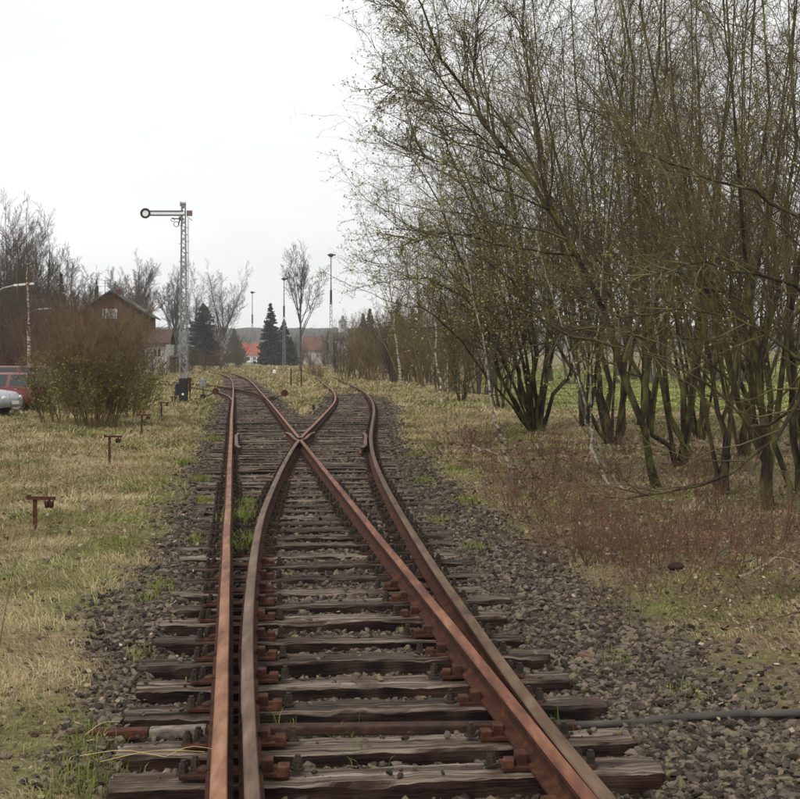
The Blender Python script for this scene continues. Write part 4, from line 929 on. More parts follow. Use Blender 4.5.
b = MB(); b.cyl((-.02, .08, sz(219.5)), (-.10, .08, sz(219.5)), .06, n=12).box((-.1, -.05, sz(219)), (.16, .14, .17), bev=.02); b.obj('lamp', M['galv'], sg)
b = MB(); b.cyl((-.09, 0, sz(204.3)), (.10, 0, sz(204.3)), .075, n=18).cyl((-.14, 0, sz(204.3)), (-.09, 0, sz(204.3)), .10, n=18).box((0, 0, sz(206)), (.16, .1, .16)); b.obj('top_pulley', M['galv'], sg)
b = MB(); xx = (188-183.5)*k; b.cyl((xx, 0, sz(384)), (xx, 0, sz(219)), .012, n=6).cyl((xx+.05, .03, sz(384)), (xx+.03, .03, sz(219)), .006, n=5)
for py in (228, 242, 253, 262, 285, 310, 335, 360): b.box((xx/2+.03, 0, sz(py)), (xx, .02, .02))
b.box((.26, 0, sz(219)), (.28, .02, .03), ry=rad(35)); b.obj('pull_rod', M['galv'], sg)
b = MB()
for i, z in enumerate(np.arange(1.4, 7.8, .38)): b.box((hw(z)*(1 if i % 2 else -1)*1.35, -.02, z), (.11, .025, .025))
b.obj('climbing_step', M['darksteel'], sg)

# ------------------------------------------------------------------ point levers
def lever(px, py, lab, flip=1, lantern=True):
    X, Y, Z = gp(px, py); q = empty('point_lever', (X, Y, Z), 0, lab, 'point lever', 'point levers of the far turnout'); 
    b = MB(); b.box((0, 0, .04), (.7, .3, .08)).box((0, 0, .16), (.22, .2, .2)); b.obj('base', M['plate'], q)
    b = MB(); b.cyl((.02*flip, 0, .12), (.62*flip, 0, .40), .028, n=8); b.obj('lever', M['black'], q)
    MB().cyl((.56*flip, -.06, .40), (.56*flip, .06, .40), .15, n=20).obj('counterweight', M['rust_post'], q)
    if lantern:
        MB().cyl((0, 0, .1), (0, 0, .62), .022, n=8).obj('spindle', M['black'], q)
        b = MB(); b.box((0, 0, .78), (.26, .26, .34), bev=.03).cyl((0, 0, .94), (0, 0, 1.02), .09, .04, n=12); b.obj('lantern', flat('dull grey enamel', (.20, .20, .185), .6), q)
        MB().cyl((-.02, -.134, .78), (-.02, -.14, .78), .05, n=16).obj('lantern_pane', M['galv'], q)
lever(203, 400.5, 'point lever with grey lantern and round rusty counterweight beside the signal')
lever(272, 401, 'low black point lever on the sleepers beside the rusty far rail', 1, False)
# marker post and two stakes
X, Y, Z = gp(313.5, 411); o = MB().box((0, 0, .1), (.10, .10, .30), bev=.01).obj('marker_post', M['black'], None, (X, Y, Z)); tag(o, 'short black marker post between the two tracks', 'marker post')
for px, lab in ((291, 'rust-brown stake in the grass, nearer the spruce trees'), (301.3, 'rust-brown stake under the tall bare tree')):
    X, Y, Z = gp(px, 387.5); o = MB().cyl((0, 0, -.1), (0, 0, 1.22), .05, .045, n=8).obj('stake', M['rust_post'], None, (X, Y, Z)); tag(o, lab, 'stake', 'pair of stakes between the tracks')
X, Y, Z = P(274.3, 368, 150); o = MB().cyl((0, 0, -.3), (0, 0, .4), .22, .18, n=14).sph((0, 0, .38), .19, (1, 1, .6)).obj('marker_stone', M['white'], None, (X, Y, 0)); tag(o, 'white marker stone in the grass before the spruces', 'marker stone')

# ------------------------------------------------------------------ lamp masts
def mast(px, Y, top, lab, w=.34):
    X = (px-CX)*Y/F; H = CZ+(HY-top)*Y/F; q = empty('lamp_mast', (X, Y, 0), 0, lab, 'lamp mast', 'yard lamp masts'); zl = H*.62
    b = MB()
    for s in (-1, 1):
        for t in (-1, 1): b.cyl((s*w/2, t*w/2, -.2), (s*w*.32, t*w*.32, zl), .035, n=4)
    i = 0; z = 0
    while z < zl-.3:
        ww = w*(1-.36*z/zl)/2; z2 = z+.42; s = 1 if i % 2 else -1
        for t in (-1, 1): b.cyl((s*ww, t*ww, z), (-s*ww, t*ww, z2), .022, n=4); b.cyl((t*ww, s*ww, z), (t*ww, -s*ww, z2), .022, n=4)
        z = z2; i += 1
    b.obj('lattice', M['galv'], q)
    MB().box((0, 0, zl+.3), (.24, .24, H*.12)).obj('collar', M['black'], q)
    MB().cyl((0, 0, zl+.3), (0, 0, H-.25), .09, .06, n=8).obj('tube', M['galv'], q)
    b = MB(); b.cyl((0, 0, H-.28), (0, 0, H-.02), .16, .46, n=18).cyl((0, 0, H-.02), (.0, 0, H+.14), .46, .10, n=18).box((.3, 0, H-.02), (.5, .22, .12)); b.obj('lamp_head', M['darksteel'], q)
mast(331, 150, 254.5, 'tallest lamp mast, standing right of the tall bare tree')
mast(284, 185, 278.5, 'lamp mast rising from behind the spruce trees')
mast(252.3, 240, 292, 'smallest lamp mast, in front of the red-roofed white house')

# ------------------------------------------------------------------ street lamps on the left
def slamp(px0, px1, py, Y, lab, polepx):
    q = empty('street_lamp', ((polepx-CX)*Y/F, Y, 0), 0, lab, 'street lamp', 'street lamps beside the car park'); k = Y/F; Z = CZ+(HY-py)*k
    b = MB(); b.cyl((0, 0, -.2), (0, 0, Z-.9), .07, .05, n=10)
    ex = (px0-polepx)*k
    pts_ = [(0, 0, Z-.9), (ex*.25, 0, Z-.45), (ex*.6, 0, Z-.15), (ex, 0, Z-.02)]
    for a_, c_ in zip(pts_[:-1], pts_[1:]): b.cyl(a_, c_, .035, n=8)
    b.obj('pole', M['galv'], q); L_ = (px1-px0)*k
    b = MB(); b.box((ex+L_/2, 0, Z+.02), (L_, .22, .10), ry=rad(-5), bev=.03); b.obj('lamp_head', flat('pale lamp housing', (.6, .6, .6), .4, var=.05), q)
slamp(14, 34, 285, 60, 'nearer street lamp, its pale head reaching in above the cars', -14)
slamp(39, 51, 309, 95, 'farther street lamp behind the white-trunked birch', 22)

# ------------------------------------------------------------------ cars
def car(lab, loc, rz, paint, L=4.4, Wd_=1.72, H=1.42, hood=.9, van=False, name='parked_car'):
    """local +x is the front"""
    q = empty(name, loc, rz, lab, 'car', 'cars in the car park'); pm = flat(name+' paint', paint, .25, .6, var=.04)
    h = L/2; zb = .28
    prof = [(-h, .42), (-h+.02, .85), (-h+.08, .93), (h-1.25 if not van else h-.9, hood+.03), (h-.35, hood-.10), (h-.06, hood-.28), (h, .50), (h-.05, .30), (h-.5, zb), (-h+.5, zb), (-h+.06, .32)]
    n = 9; ys = np.linspace(-1, 1, n); vs = []; b = MB()
    for t in ys:
        sc = 1-.05*abs(t)**3; zz = 1-.03*abs(t)**2; row = [b.bm.verts.new((x_*sc if abs(x_) > h-.2 else x_, t*Wd_/2*(1 if .4 < z_ < .8 else .96), z_*zz)) for x_, z_ in prof]; vs.append(row)
    m = len(prof)
    for i in range(n-1):
        for j in range(m): b.bm.faces.new((vs[i][j], vs[i][(j+1) % m], vs[i+1][(j+1) % m], vs[i+1][j]))
    b.bm.faces.new(vs[0]); b.bm.faces.new(vs[-1][::-1])
    bmesh.ops.bevel(b.bm, geom=[e for e in b.bm.edges if len(e.link_faces) == 2 and e.calc_face_angle(0) > .9], offset=.05, segments=2, affect='EDGES')
    b.obj('body', pm, q, smooth=True)
    # greenhouse: roof with pillars, panes set into it
    x0, x1 = -h+.12, h-1.2; xr0, xr1 = (-h+.45 if not van else -h+.2), h-2.0; wz = Wd_/2*.93; wr = Wd_/2*.76; zs = .90; b = MB()
    A = [(x0, wz, zs), (x1, wz, zs), (x1, -wz, zs), (x0, -wz, zs)]; Bq = [(xr0, wr, H-.05), (xr1, wr, H-.05), (xr1, -wr, H-.05), (xr0, -wr, H-.05)]
    va = [b.bm.verts.new(p_) for p_ in A]; vb = [b.bm.verts.new(p_) for p_ in Bq]; vc = [b.bm.verts.new((x_*.9-.05, y_*.8, H)) for x_, y_, _ in Bq]
    for i in range(4): b.bm.faces.new((va[i], va[(i+1) % 4], vb[(i+1) % 4], vb[i])); b.bm.faces.new((vb[i], vb[(i+1) % 4], vc[(i+1) % 4], vc[i]))
    b.bm.faces.new(vc); b.bm.faces.new(va[::-1]); b.obj('roof', pm, q, smooth=False)
    def pane(p, nm='window'):
        c_ = sum((Vector(v) for v in p), Vector())/4; nn = (Vector(p[1])-Vector(p[0])).cross(Vector(p[2])-Vector(p[1])).normalized()
        if nn.dot(c_-Vector((0, 0, .8))) < 0: nn = -nn
        pp = [tuple(c_+(Vector(v)-c_)*.9+nn*.006) for v in p]; pq = [tuple(Vector(v)-nn*.02) for v in pp]
        b = MB(); f = [b.bm.verts.new(v) for v in pp]; g = [b.bm.verts.new(v) for v in pq]; b.bm.faces.new(f); b.bm.faces.new(g[::-1])
        for i in range(4): b.bm.faces.new((f[i], g[i], g[(i+1) % 4], f[(i+1) % 4]))
        b.obj(nm, M['glass'], q)
    def lerp(a_, c_, t): return tuple(a_[i]*(1-t)+c_[i]*t for i in range(3))
    for s in (0, 1):
        lo0, lo1, hi0, hi1 = (A[0], A[1], Bq[0], Bq[1]) if s == 0 else (A[3], A[2], Bq[3], Bq[2])
        for t0, t1 in ((.03, .33), (.35, .66), (.68, .97)): pane([lerp(lo0, lo1, t0), lerp(lo0, lo1, t1), lerp(hi0, hi1, t1), lerp(hi0, hi1, t0)])
    pane([A[1], A[2], Bq[2], Bq[1]], 'windscreen'); pane([A[3], A[0], Bq[0], Bq[3]], 'rear_window')
    for sx in (h-.85, -h+.8):
        for s in (-1, 1):
            y_ = s*(Wd_/2-.09); w_ = MB().cyl((sx, y_-.1, .31), (sx, y_+.1, .31), .31, n=24).obj('wheel', flat('tyre rubber', (.02, .02, .02), .8), q)
            MB().cyl((sx, y_+s*.095, .31), (sx, y_+s*.106, .31), .19, n=16).obj('rim', M['galv'], w_)
    for s in (-1, 1):
        MB().sph((h-.10, s*Wd_*.36, hood-.30), .10, (.5, 1.3, .8)).obj('headlight', flat('lamp glass', (.7, .72, .74), .15, .6, var=.03), q, smooth=True)
        MB().box((-h+.02, s*Wd_*.42, .75), (.07, .16, .26), bev=.02).obj('taillight', flat('red lens', (.35, .02, .02), .2), q)
        MB().box((h-1.35, s*(Wd_/2+.06), .98), (.12, .14, .10), bev=.03).obj('mirror', pm, q)
        MB().box((-.1, s*(Wd_/2+.004), .78), (.16, .025, .03), bev=.006).obj('door_handle', pm, q)
    MB().box((h+.005, 0, .45), (.02, .5, .11)).obj('number_plate', M['white'], q)
    return q
def cz(X, Y): return float(gz(X, Y))
car('silver car with only its bonnet and front wheel in the frame', (P(17, 400, 42)[0]-2.2, 42.2, cz(-14.4, 42)), rad(-8), (.30, .305, .32))
car('dark red estate car with side windows behind the silver car', (P(44, 400, 46)[0]-2.15, 46.4, cz(-14.8, 46)), math.pi-rad(4), (.14, .014, .018), H=1.40)
car('bright red van roofed vehicle, farthest of the cars', (P(47, 400, 52)[0]-2.3, 52.4, cz(-16.5, 52)), math.pi-rad(2), (.10, .014, .016), L=4.7, H=1.56, van=True)

# ------------------------------------------------------------------ buildings
def brick(name, c1, c2, mortar, s=1.0):
    m = pmat(name, [(.35, c1), (.65, c2)], 4*s, rough=.9, bump=.3); return m
def tiles(name, c): return pmat(name, [(.3, tuple(v*.7 for v in c)), (.7, c)], 3, (1, 1, 1), rough=.85, bump=.4, bscale=9, bdist=.04)
def house(lab, X, Y, rz, W_, D_, eave, ridge, wallm, roofm, axis='X', over=.4, z0=0, wins=(), chim=(), name='house', cat='house', doors=(), half=None):
    """ridge along local axis; origin at base centre"""
    q = empty(name, (X, Y, z0), rz, lab, cat)
    b = MB(); w2, d2 = W_/2, D_/2
    if axis == 'Y': b.prism([(-w2, -1), (w2, -1), (w2, eave), (0, ridge), (-w2, eave)], 'Y', -d2, d2)
    else: b.prism([(-d2, -1), (d2, -1), (d2, eave), (0, ridge), (-d2, eave)], 'X', -w2, w2)
    b.obj('wall', wallm, q)
    sl = (ridge-eave)/((w2 if axis == 'Y' else d2)); th = .16
    hw_ = (w2 if axis == 'Y' else d2)+over; ze = ridge-sl*hw_
    b = MB(); out = [(-hw_, ze+.04), (0, ridge+.04), (hw_, ze+.04), (hw_, ze+.04+th), (0, ridge+.04+th*1.2), (-hw_, ze+.04+th)]
    b.prism(out, axis, -((d2 if axis == 'Y' else w2)+over), (d2 if axis == 'Y' else w2)+over)
    rf = b.obj('roof', roofm, q)
    for (cx_, cy_, cw, ch) in chim: MB().box((cx_, cy_, ridge+ch/2-.6), (cw, cw, ch+1.2)).box((cx_, cy_, ridge+ch+.05), (cw+.12, cw+.12, .12)).obj('chimney', flat('chimney brick', (.12, .06, .045), .9), rf)
    for (wx, wz_, ww, wh) in wins:       # on the front (-y) wall
        fr = MB(); t = .07; y_ = -d2-.02
        fr.box((wx, y_, wz_+wh/2), (ww+2*t, .08, t)).box((wx, y_, wz_-wh/2), (ww+2*t, .12, t)).box((wx-ww/2-t/2, y_, wz_), (t, .08, wh)).box((wx+ww/2+t/2, y_, wz_), (t, .08, wh)).box((wx, y_, wz_), (t, .08, wh))
        f_ = fr.obj('window', M['white'], q); MB().box((wx, -d2-.005, wz_), (ww, .03, wh)).obj('pane', flat('curtained pane', (.45, .46, .46), .2, var=.15) if ww > 1.4 else M['glass'], f_)
    return q
brown = brick('dark brown brick', (.075, .045, .028), (.13, .085, .05), 0)
slate = tiles('grey slates', (.085, .088, .092)); red = tiles('red roof tiles', (.36, .085, .05)); rbrown = tiles('brown red tiles', (.15, .07, .05))
k = 150/F
Xh = P(106.5, 300, 150)[0]
h1 = house('brown gabled station house with grey roof rising behind the big round bush', Xh, 156, rad(6), 7.8, 14, 6.9, 9.4, brown, slate, 'Y', .6, 0, wins=((-.15, 6.9, 1.5, 1.05), (1.6, 3.4, 1.1, 1.4), (-2.6, 3.4, 1.1, 1.4)), chim=((.5, -4, .55, .35),))
def antenna(px, top, Y, lab):
    X = (px-CX)*Y/F; zt_ = CZ+(HY-top)*Y/F; b = MB(); b.cyl((0, 0, -3), (0, 0, 0), .035, n=6)
    for dz, w_ in ((0, .55), (-.35, .4), (-.7, .7)): b.box((0, 0, dz-.05), (w_*2, .03, .03))
    for t in (-.4, -.15, .15, .4): b.box((t, 0, -.05), (.03, .6, .02))
    o = b.obj('antenna', M['darksteel'], None, (X, Y, zt_)); tag(o, lab, 'antenna', 'antennas on the brown house')
antenna(105, 280, 154, 'shorter antenna beside the chimney of the brown house'); antenna(96.8, 273, 156, 'taller antenna above the slope of the grey roof')
Xw = P(144, 350, 146)[0]
h2 = house('low white annex with brown roof beside the brown house', Xw, 149, rad(4), 4.4, 5, 3.6, 4.9, flat('dull white render', (.5, .49, .46), .9, var=.1, scale=3), tiles('dark brown tiles', (.10, .06, .05)), 'X', .5, 0, wins=((-.6, 2.4, .8, .9), (1.2, 2.4, .8, .9)))
Xs = P(169, 360, 150)[0]
h3 = house('small tan flat-roofed shed beside the white annex', Xs, 152, 0, 1.4, 3, 1.75, 1.95, flat('tan boards', (.30, .21, .12), .9), M['darksteel'], 'X', .15, 0, name='shed', cat='shed')
k = 480/F
h4 = house('white house with bright red roof beside the spruces', P(253, 350, 480)[0], 482, rad(3), 10.5, 8, 3.0, 6.9, M['white'], red, 'X', .5, 0, wins=((-3.6, 1.4, 1.0, 1.2), (-1.6, 1.4, 1.0, 1.2), (.6, 1.4, 1.0, 1.2), (3, 1.4, 1, 1.2)))
h5 = house('brown-red roofed house behind the tallest lamp mast', P(315, 350, 430)[0], 432, rad(-8), 6.6, 8, 4.6, 8.6, flat('grey render', (.32, .31, .30), .9, scale=2), rbrown, 'X', .6, 0, wins=((-2, 2.2, 1.0, 1.3), (1.6, 2.2, 1.0, 1.3)))
h6 = house('pale house among trees right of the lamp mast', P(338, 340, 620)[0], 622, rad(10), 9, 8, 8, 11.5, flat('pale render', (.5, .5, .5), .9, scale=2), slate, 'X', .5, 2, wins=((-2, 6, 1.2, 1.5), (1.6, 6, 1.2, 1.5)))
# church tower on the hill
ct = empty('church_tower', (P(342.8, 320, 900)[0], 900, 13), rad(12), 'pale church tower with a small cupola on the wooded hill', 'tower')
tw_ = flat('pale tower stone', (.42, .42, .42), .9, var=.1, scale=1)
MB().box((0, 0, 3.5), (5.0, 5.0, 19)).obj('wall', tw_, ct)
b = MB(); b.cyl((0, 0, 13), (0, 0, 15.2), 4.1, 1.7, n=4); b.obj('roof', slate, ct, None, (0, 0, rad(45)))
b = MB(); b.cyl((0, 0, 15.2), (0, 0, 16.4), 1.0, n=8).cyl((0, 0, 16.4), (0, 0, 18), 1.5, .1, n=8); b.obj('cupola', slate, ct)
for s in (-1, 1): MB().box((s*1.1, -2.52, 10.8), (.9, .08, 2)).obj('window', M['black'], ct)

# ------------------------------------------------------------------ far trees
def bare_tree(lab, px, Y, top, r0, seed, spread=.25, n=1, crown0=.25, tw='twig_grey', bark='bark_grey', d=1., group='bare trees behind the station', up=.03, ang=.5, lr=.42, low=0, vase=0, vsp=.6):
    X = (px-CX)*Y/F; b0 = base_z(X, Y); H = (CZ+(HY-top)*Y/F)-b0[2]
    if n == 1:
        st = fan(seed, b0, 1, H*.92, .02, r0*1.3, npt=12, wander=.03, rb=.01, hsd=0)
    else: st = fan(seed, b0, n, H*.97, spread, r0, npt=12, wander=.03, up=.05, rb=.3, hsd=.08)
    if vase:      # limbs fanning out of a clear bole
        zf = crown0*H; r_ = np.random.RandomState(seed+500); S_ = np.array(b0)[None]+np.stack([r_.normal(size=vase)*.1, r_.normal(size=vase)*.1, zf*(.75+.9*r_.rand(vase))], 1)
        a_ = (np.arange(vase)+r_.rand(vase)*.7)*6.283/vase; q_ = vsp*(.35+.9*r_.rand(vase)); D_ = norm(np.stack([np.cos(a_)*q_, np.sin(a_)*q_, np.ones(vase)], 1)); L_ = (H-(S_[:, 2]-b0[2]))*(.62+.42*r_.rand(vase))*(1-.28*q_)
        pp_, dd_, rr_ = runs(r_, S_, D_, L_, np.full(vase, r0*.36)*(.6+.6*r_.rand(vase)), 12, .04, .035, .9); st = join(st, (pp_, dd_, rr_, L_))
    lvl = [dict(m=int(20*d), t0=crown0, ang=ang, asd=.12, lr=lr, rr=.42, n=7, w=.07, up=up+.04, shape=.5, rmin=.016), dict(m=int(12*d), t0=.1, ang=.5, asd=.2, lr=.45, rr=.5, n=5, w=.09, up=.04, rmin=.011),
           dict(m=int(9*d), ang=.55, asd=.25, lr=.48, rr=.6, n=4, w=.12, up=.03, rmin=.009)]
    if low: lvl.append(dict(m=3, ang=.6, asd=.3, lr=.5, rr=.6, n=3, w=.1, up=.0, rmin=.007))
    return plant('tree', seed, b0, st, lvl, M[bark], M[tw], None, lab, 'tree', group)
bare_tree('tall slender bare tree with vase-shaped crown between two lamp masts', 300.5, 160, 240, .17, 101, crown0=.33, ang=.62, lr=.24, up=.035, group='bare trees along the track', low=1, d=.72, vase=13, vsp=.42)
bare_tree('broad bare tree, right of the signal above the dark conifer', 224, 260, 264, .30, 102, crown0=.22, d=.8, vase=14, vsp=.55, lr=.26, low=1, ang=.6)
bare_tree('bare many-limbed tree directly behind the signal mast', 176, 240, 262, .26, 103, crown0=.2, d=.9, vase=13, vsp=.5, lr=.26, low=1, ang=.6)
bare_tree('round-crowned bare tree left of the signal behind the house', 133, 230, 256, .32, 104, crown0=.25, ang=.6, lr=.30, low=1, d=1.05, vase=20, vsp=.85)
bare_tree('rounded bare tree between the dark wood and the house', 73, 200, 262, .3, 105, crown0=.25, ang=.65, lr=.30, d=1.0, low=1, vase=18, vsp=.85)
bare_tree('fine-twigged bare tree behind the station roof edge', 195, 300, 285, .25, 106, d=.7, vase=8, vsp=.6, lr=.28, low=1)
for i, (px, Y, top, lab) in enumerate(((-22, 118, 195, 'tall dark tree at the frame edge of the wood'), (6, 125, 198, 'tallest dark bare tree over the street lamp'), (27, 128, 203, 'dark bare tree at the outer end of the tall wood'), (40, 140, 232, 'lower dark tree before the tall wood'),
                                       (-5, 110, 235, 'brown-twigged tree behind the nearer street lamp'), (18, 105, 262, 'small brown tree behind the farther street lamp'), (50, 120, 285, 'small brown tree beside the grey roof'), (-45, 120, 200, 'dark tree outside the wood edge'), (14, 135, 225, 'rear dark tree in the middle of the wood'), (36, 112, 290, 'low brown tree under the outer wood'))):
    bare_tree(lab, px, Y, top, .2, 110+i, crown0=.12, tw='twig_dark', bark='bark_grey', d=.85, group='trees of the dark wood', ang=.62, lr=.26, low=1, vase=11, vsp=.62)

def conifer(lab, px, Y, top, wpx, seed, base=None, group='spruces', name='spruce', dens=1.0, rnd=False):
    X = (px-CX)*Y/F; k_ = Y/F; z0 = float(gz(X, Y)); H = CZ+(HY-top)*k_-z0; Rm = wpx*k_/2; r = np.random.RandomState(seed)
    root = empty(name, (X, Y, z0), 0, lab, 'conifer', group)
    tt = Tubes(); pz = np.linspace(0, H, 8); tt.add(np.stack([pz*0, pz*0, pz-.2], 1)[None], (.03*H*.5*(1-pz/H)+.02)[None], 7); link('trunk', tt.mesh('trunk', M['moss_bark']), root)
    Rm = Rm*(1 if wpx > 26 else 1.1); nb = int(360*dens); t = r.rand(nb)**1.25*.97+.03; a = r.rand(nb)*6.283
    z = H*(.04+.96*t); 
    prof_ = (1-t)**.85 if not rnd else np.sqrt(np.clip(1-(t*1.02)**2.2, 0, 1))*.95
    Lb = Rm*np.maximum(prof_, .03)*(.72+.5*r.rand(nb))+.05
    dx, dy = np.cos(a), np.sin(a); m = 22
    u_ = r.rand(nb, m)**.7
    Cx = dx[:, None]*Lb[:, None]*u_; Cy = dy[:, None]*Lb[:, None]*u_; Cz = z[:, None]-Lb[:, None]*u_*(.32-.25*u_)-.1*r.rand(nb, m)*Lb[:, None]
    sp_ = .16*Lb[:, None]*(1.1-u_); Cx = Cx+r.normal(size=(nb, m))*sp_; Cy = Cy+r.normal(size=(nb, m))*sp_
    C = np.stack([Cx, Cy, Cz], -1).reshape(-1, 3); s_ = np.repeat(np.minimum(.06*H, .22*Rm)*(.35+.3*(1-t)), m)*(.5+r.rand(nb*m))*.85
    V, f = quads(C, s_, .55, 2.2)
    link('crown', npmesh('crown', V, f, M['needle'], smooth=False, attrs={'rnd': np.repeat(r.rand(nb*m), 4)}), root)
conifer('tallest dark spruce, pointed, right of the red-roofed house', 270.5, 280, 303, 30, 131)
conifer('lower spruce leaning against the tallest one', 284, 276, 320, 24, 132)
conifer('small dark spruce on the track side of the pair', 291, 270, 337, 18, 133)
conifer('broad dark conifer right of the signal mast', 203, 262, 304, 33, 134, rnd=True, dens=1.2)
conifer('tiny spruce tip showing above the grey roof', 96.5, 175, 280, 18, 135)
conifer('narrow dark spruce between the wood and the brown house', 61, 150, 272, 24, 136)
conifer('far spruce on the bank, higher of the two', 370, 300, 309, 24, 137, group='spruces beyond the brown bank')
conifer('far spruce on the bank, lower of the two', 363, 310, 314, 24, 138, group='spruces beyond the brown bank')
conifer('dark spruce rising behind the low budding tree', 397, 130, 300, 22, 139, group='spruces beyond the brown bank', rnd=True)
conifer('dark spruce before the wooded hill left of the red roof', 234, 420, 329, 26, 141)

# scrub and woods: copies of a few prototypes
def proto_bush(seed, H, tw, n=14, spread=.5, s=3., d=1.): 
    return plant('shrub', seed, (0, 0, 0), fan(seed, (0, 0, 0), n, H, spread, .06, npt=7, wander=.08, up=.03, rb=.8), SL(d, s), M[tw], M[tw], None, 'x', 'shrub', None, trunk='stems', crown='crown')
pb = [proto_bush(151, 4.5, 'twig_olive'), proto_bush(152, 4.5, 'twig_dark'), proto_bush(153, 4.5, 'twig_red', 16)]
used = [False]*3
def place(k_, px, Y, H, lab, group, protos_=pb, used_=used, base=4.5, wide=1.0):
    o = copy_tree(protos_[k_]) if used_[k_] else protos_[k_]; used_[k_] = True
    X = (px-CX)*Y/F; o.location = base_z(X, Y); s = H/base; o.scale = (s*wide, s*wide, s); o.rotation_euler = (0, 0, rs.rand()*6.28); o['label'] = lab; o['group'] = group; return o
g1 = 'brown shrubs of the bank beyond the siding'
for i, (px, Y, H, k_) in enumerate(((345, 105, 3.0, 0), (358, 112, 4.0, 1), (372, 108, 4.4, 0), (385, 100, 4.3, 0), (398, 96, 4.6, 1), (412, 92, 4.6, 0), (428, 84, 4.8, 0), (340, 150, 4.4, 1), (355, 160, 5.4, 0), (376, 150, 5.6, 1), (392, 140, 5.8, 1), (365, 190, 7, 1), (350, 220, 7, 0), (445, 75, 4.6, 1), (460, 70, 5, 0), (480, 66, 5, 1), (420, 110, 6, 1), (405, 120, 6.2, 0))):
    sp_ = ['below the church tower', 'with dark twigs beside the lamp mast', 'of olive twigs under the far spruces', 'of olive twigs in mid bank', 'with dark twigs by the farthest birch', 'just right of the farthest birch', 'behind the white birch stem', 'at the far end beside the lamp mast', 'behind the bank under the tower', 'rear dark one below the far spruces',
           'rear dark one beside the dark spruce', 'tall far one below the spruces', 'tall olive one below the tower', 'dark one under the low budding tree', 'olive one behind the low budding tree', 'dark one behind the bushy young tree', 'rear dark one behind the birches', 'rear olive one behind the farthest birch'][i]
    place(k_, px, Y, H, f'brown leafless shrub {sp_}', g1)
g2 = 'shrubs along the far edge of the station yard'
for i, (px, Y, H, k_, wh) in enumerate(((205, 180, 3.0, 2, 'just right of the signal mast'), (222, 190, 3.2, 2, 'between the signal and the red roof'), (237, 205, 3.0, 1, 'left of the red-roofed white house'), (300, 300, 5.0, 1, 'behind the stakes'), (312, 260, 3.6, 2, 'under the brown-red roof'), (325, 240, 3.6, 2, 'behind the tallest lamp mast'), (263, 320, 4.0, 0, 'at the foot of the spruces'),
                                        (190, 170, 3.0, 2, 'directly behind the signal mast'), (335, 200, 4.2, 1, 'between the lamp mast and the bank'), (215, 300, 8.0, 1, 'tall one behind the conifer'), (240, 330, 7.5, 1, 'tall one before the wooded hill'), (290, 360, 8, 1, 'tall one behind the spruce pair'), (325, 340, 8, 1, 'tall one by the brown-red roof'), (312, 130, 1.5, 2, 'small one beside the stakes'), (320, 118, 1.2, 2, 'small one on the grass near the tall lamp mast'),
                                        (240, 260, 2.2, 0, 'yellowish low one before the white house'), (165, 130, 2.2, 2, 'before the tan shed'), (150, 120, 2.6, 2, 'before the white annex'), (180, 150, 2.6, 1, 'between shed and signal'))):
    place(k_, px, Y, H, f'leafless shrub {wh}', g2)
g3 = 'brown shrubs around the car park'
for i, (px, Y, H, k_, wh) in enumerate(((-5, 66, 3.6, 2, 'behind the cars at the frame edge'), (15, 70, 4.0, 1, 'behind the cars by the birch'), (40, 64, 4.2, 2, 'reddish one between birch and house'), (60, 75, 4.6, 2, 'reddish one in front of the grey roof'), (85, 80, 4.0, 1, 'dark one before the brown house'), (110, 90, 4.6, 2, 'reddish one before the gable'), (132, 86, 3.6, 2, 'reddish one at the house corner'), (25, 90, 6, 1, 'tall one under the farther street lamp'), (0, 95, 6.5, 1, 'tall one under the nearer street lamp'), (50, 100, 6, 1, 'tall one beside the grey roof'))):
    place(k_, px, Y, H, f'leafless shrub {wh}', g3)
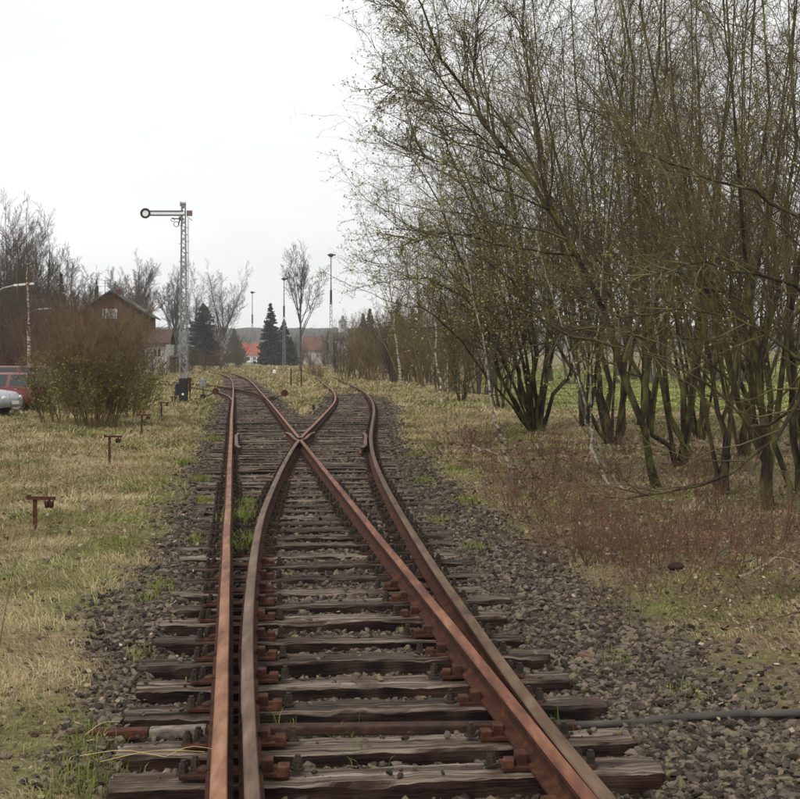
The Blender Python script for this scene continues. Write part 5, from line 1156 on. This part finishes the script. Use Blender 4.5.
# trees beyond the meadow on the right
pt = []
for k_ in range(3):
    b0 = (0, 0, 0); pt.append(plant('tree', 161+k_, b0, fan(161+k_, b0, 3, 11, .30, .085, npt=10, wander=.04, rb=.3), [dict(m=14, t0=.1, ang=.6, asd=.2, lr=.34, rr=.5, n=6, w=.1, up=.05, rmin=.02), dict(m=8, ang=.6, asd=.2, lr=.42, rr=.5, n=4, w=.12, up=.03, rmin=.012), dict(m=6, ang=.6, asd=.2, lr=.45, rr=.6, n=3, w=.12, up=.02, rmin=.009)],
                   M['bark_grey'], M[['twig_dark', 'twig_grey', 'twig'][k_]], None, 'x', 'tree'))
ut = [False]*3
g4 = 'bare trees beyond the green meadow'
pos = [(430, 92, 8.5), (452, 84, 9), (470, 95, 10), (492, 88, 10), (510, 100, 11), (530, 90, 11), (552, 104, 12), (570, 92, 12), (592, 108, 12), (612, 96, 13), (634, 110, 13), (655, 98, 13), (676, 112, 13), (698, 100, 14), (720, 114, 14), (742, 100, 14), (765, 112, 14), (788, 98, 14), (812, 108, 14), (840, 100, 14)]
wh = ['farthest left, above the white birch', 'above the thin pale birch', 'behind the low budding tree', 'behind the slanting birch', 'behind the bushy young tree', 'straight behind the many-stemmed clump', 'right of the many-stemmed clump', 'left of the dark stems', 'behind the dark stems', 'behind the slender middle tree', 'between slender tree and leaning trunk', 'behind the thick leaning trunk', 'behind the forked tree', 'above the meadow gap', 'right of the meadow gap', 'behind the upright stems', 'behind the three-stemmed tree', 'behind the straight edge tree', 'outside the frame edge', 'well outside the frame edge', 'smaller, at the near meadow edge by the young tree', 'smaller, at the near edge behind the clump', 'smaller, at the near edge behind the forked tree', 'smaller, at the near edge in the meadow gap', 'smaller, at the near edge by the frame']
for i, (px, Y, H) in enumerate(pos): place(i % 3, px, Y, H, f'bare tree {wh[i]}', g4, pt, ut, 11, 1.15)

# ------------------------------------------------------------------ the damp air
hz = MB().box((0, 745, 47.5), (1900, 1530, 105)).obj('haze', [bpy.data.materials.new('haze')]); tag(hz, 'thin pale damp air that fades the far hills', 'haze', kind='stuff')
hm = hz.data.materials[0]; hm.use_nodes = True; n_, l_ = hm.node_tree.nodes, hm.node_tree.links; n_.clear()
pv = n_.new('ShaderNodeVolumePrincipled'); pv.inputs['Color'].default_value = (.97, .98, 1, 1); pv.inputs['Density'].default_value = .0003; pv.inputs['Anisotropy'].default_value = .2
ho = n_.new('ShaderNodeOutputMaterial'); l_.new(pv.outputs[0], ho.inputs['Volume'])
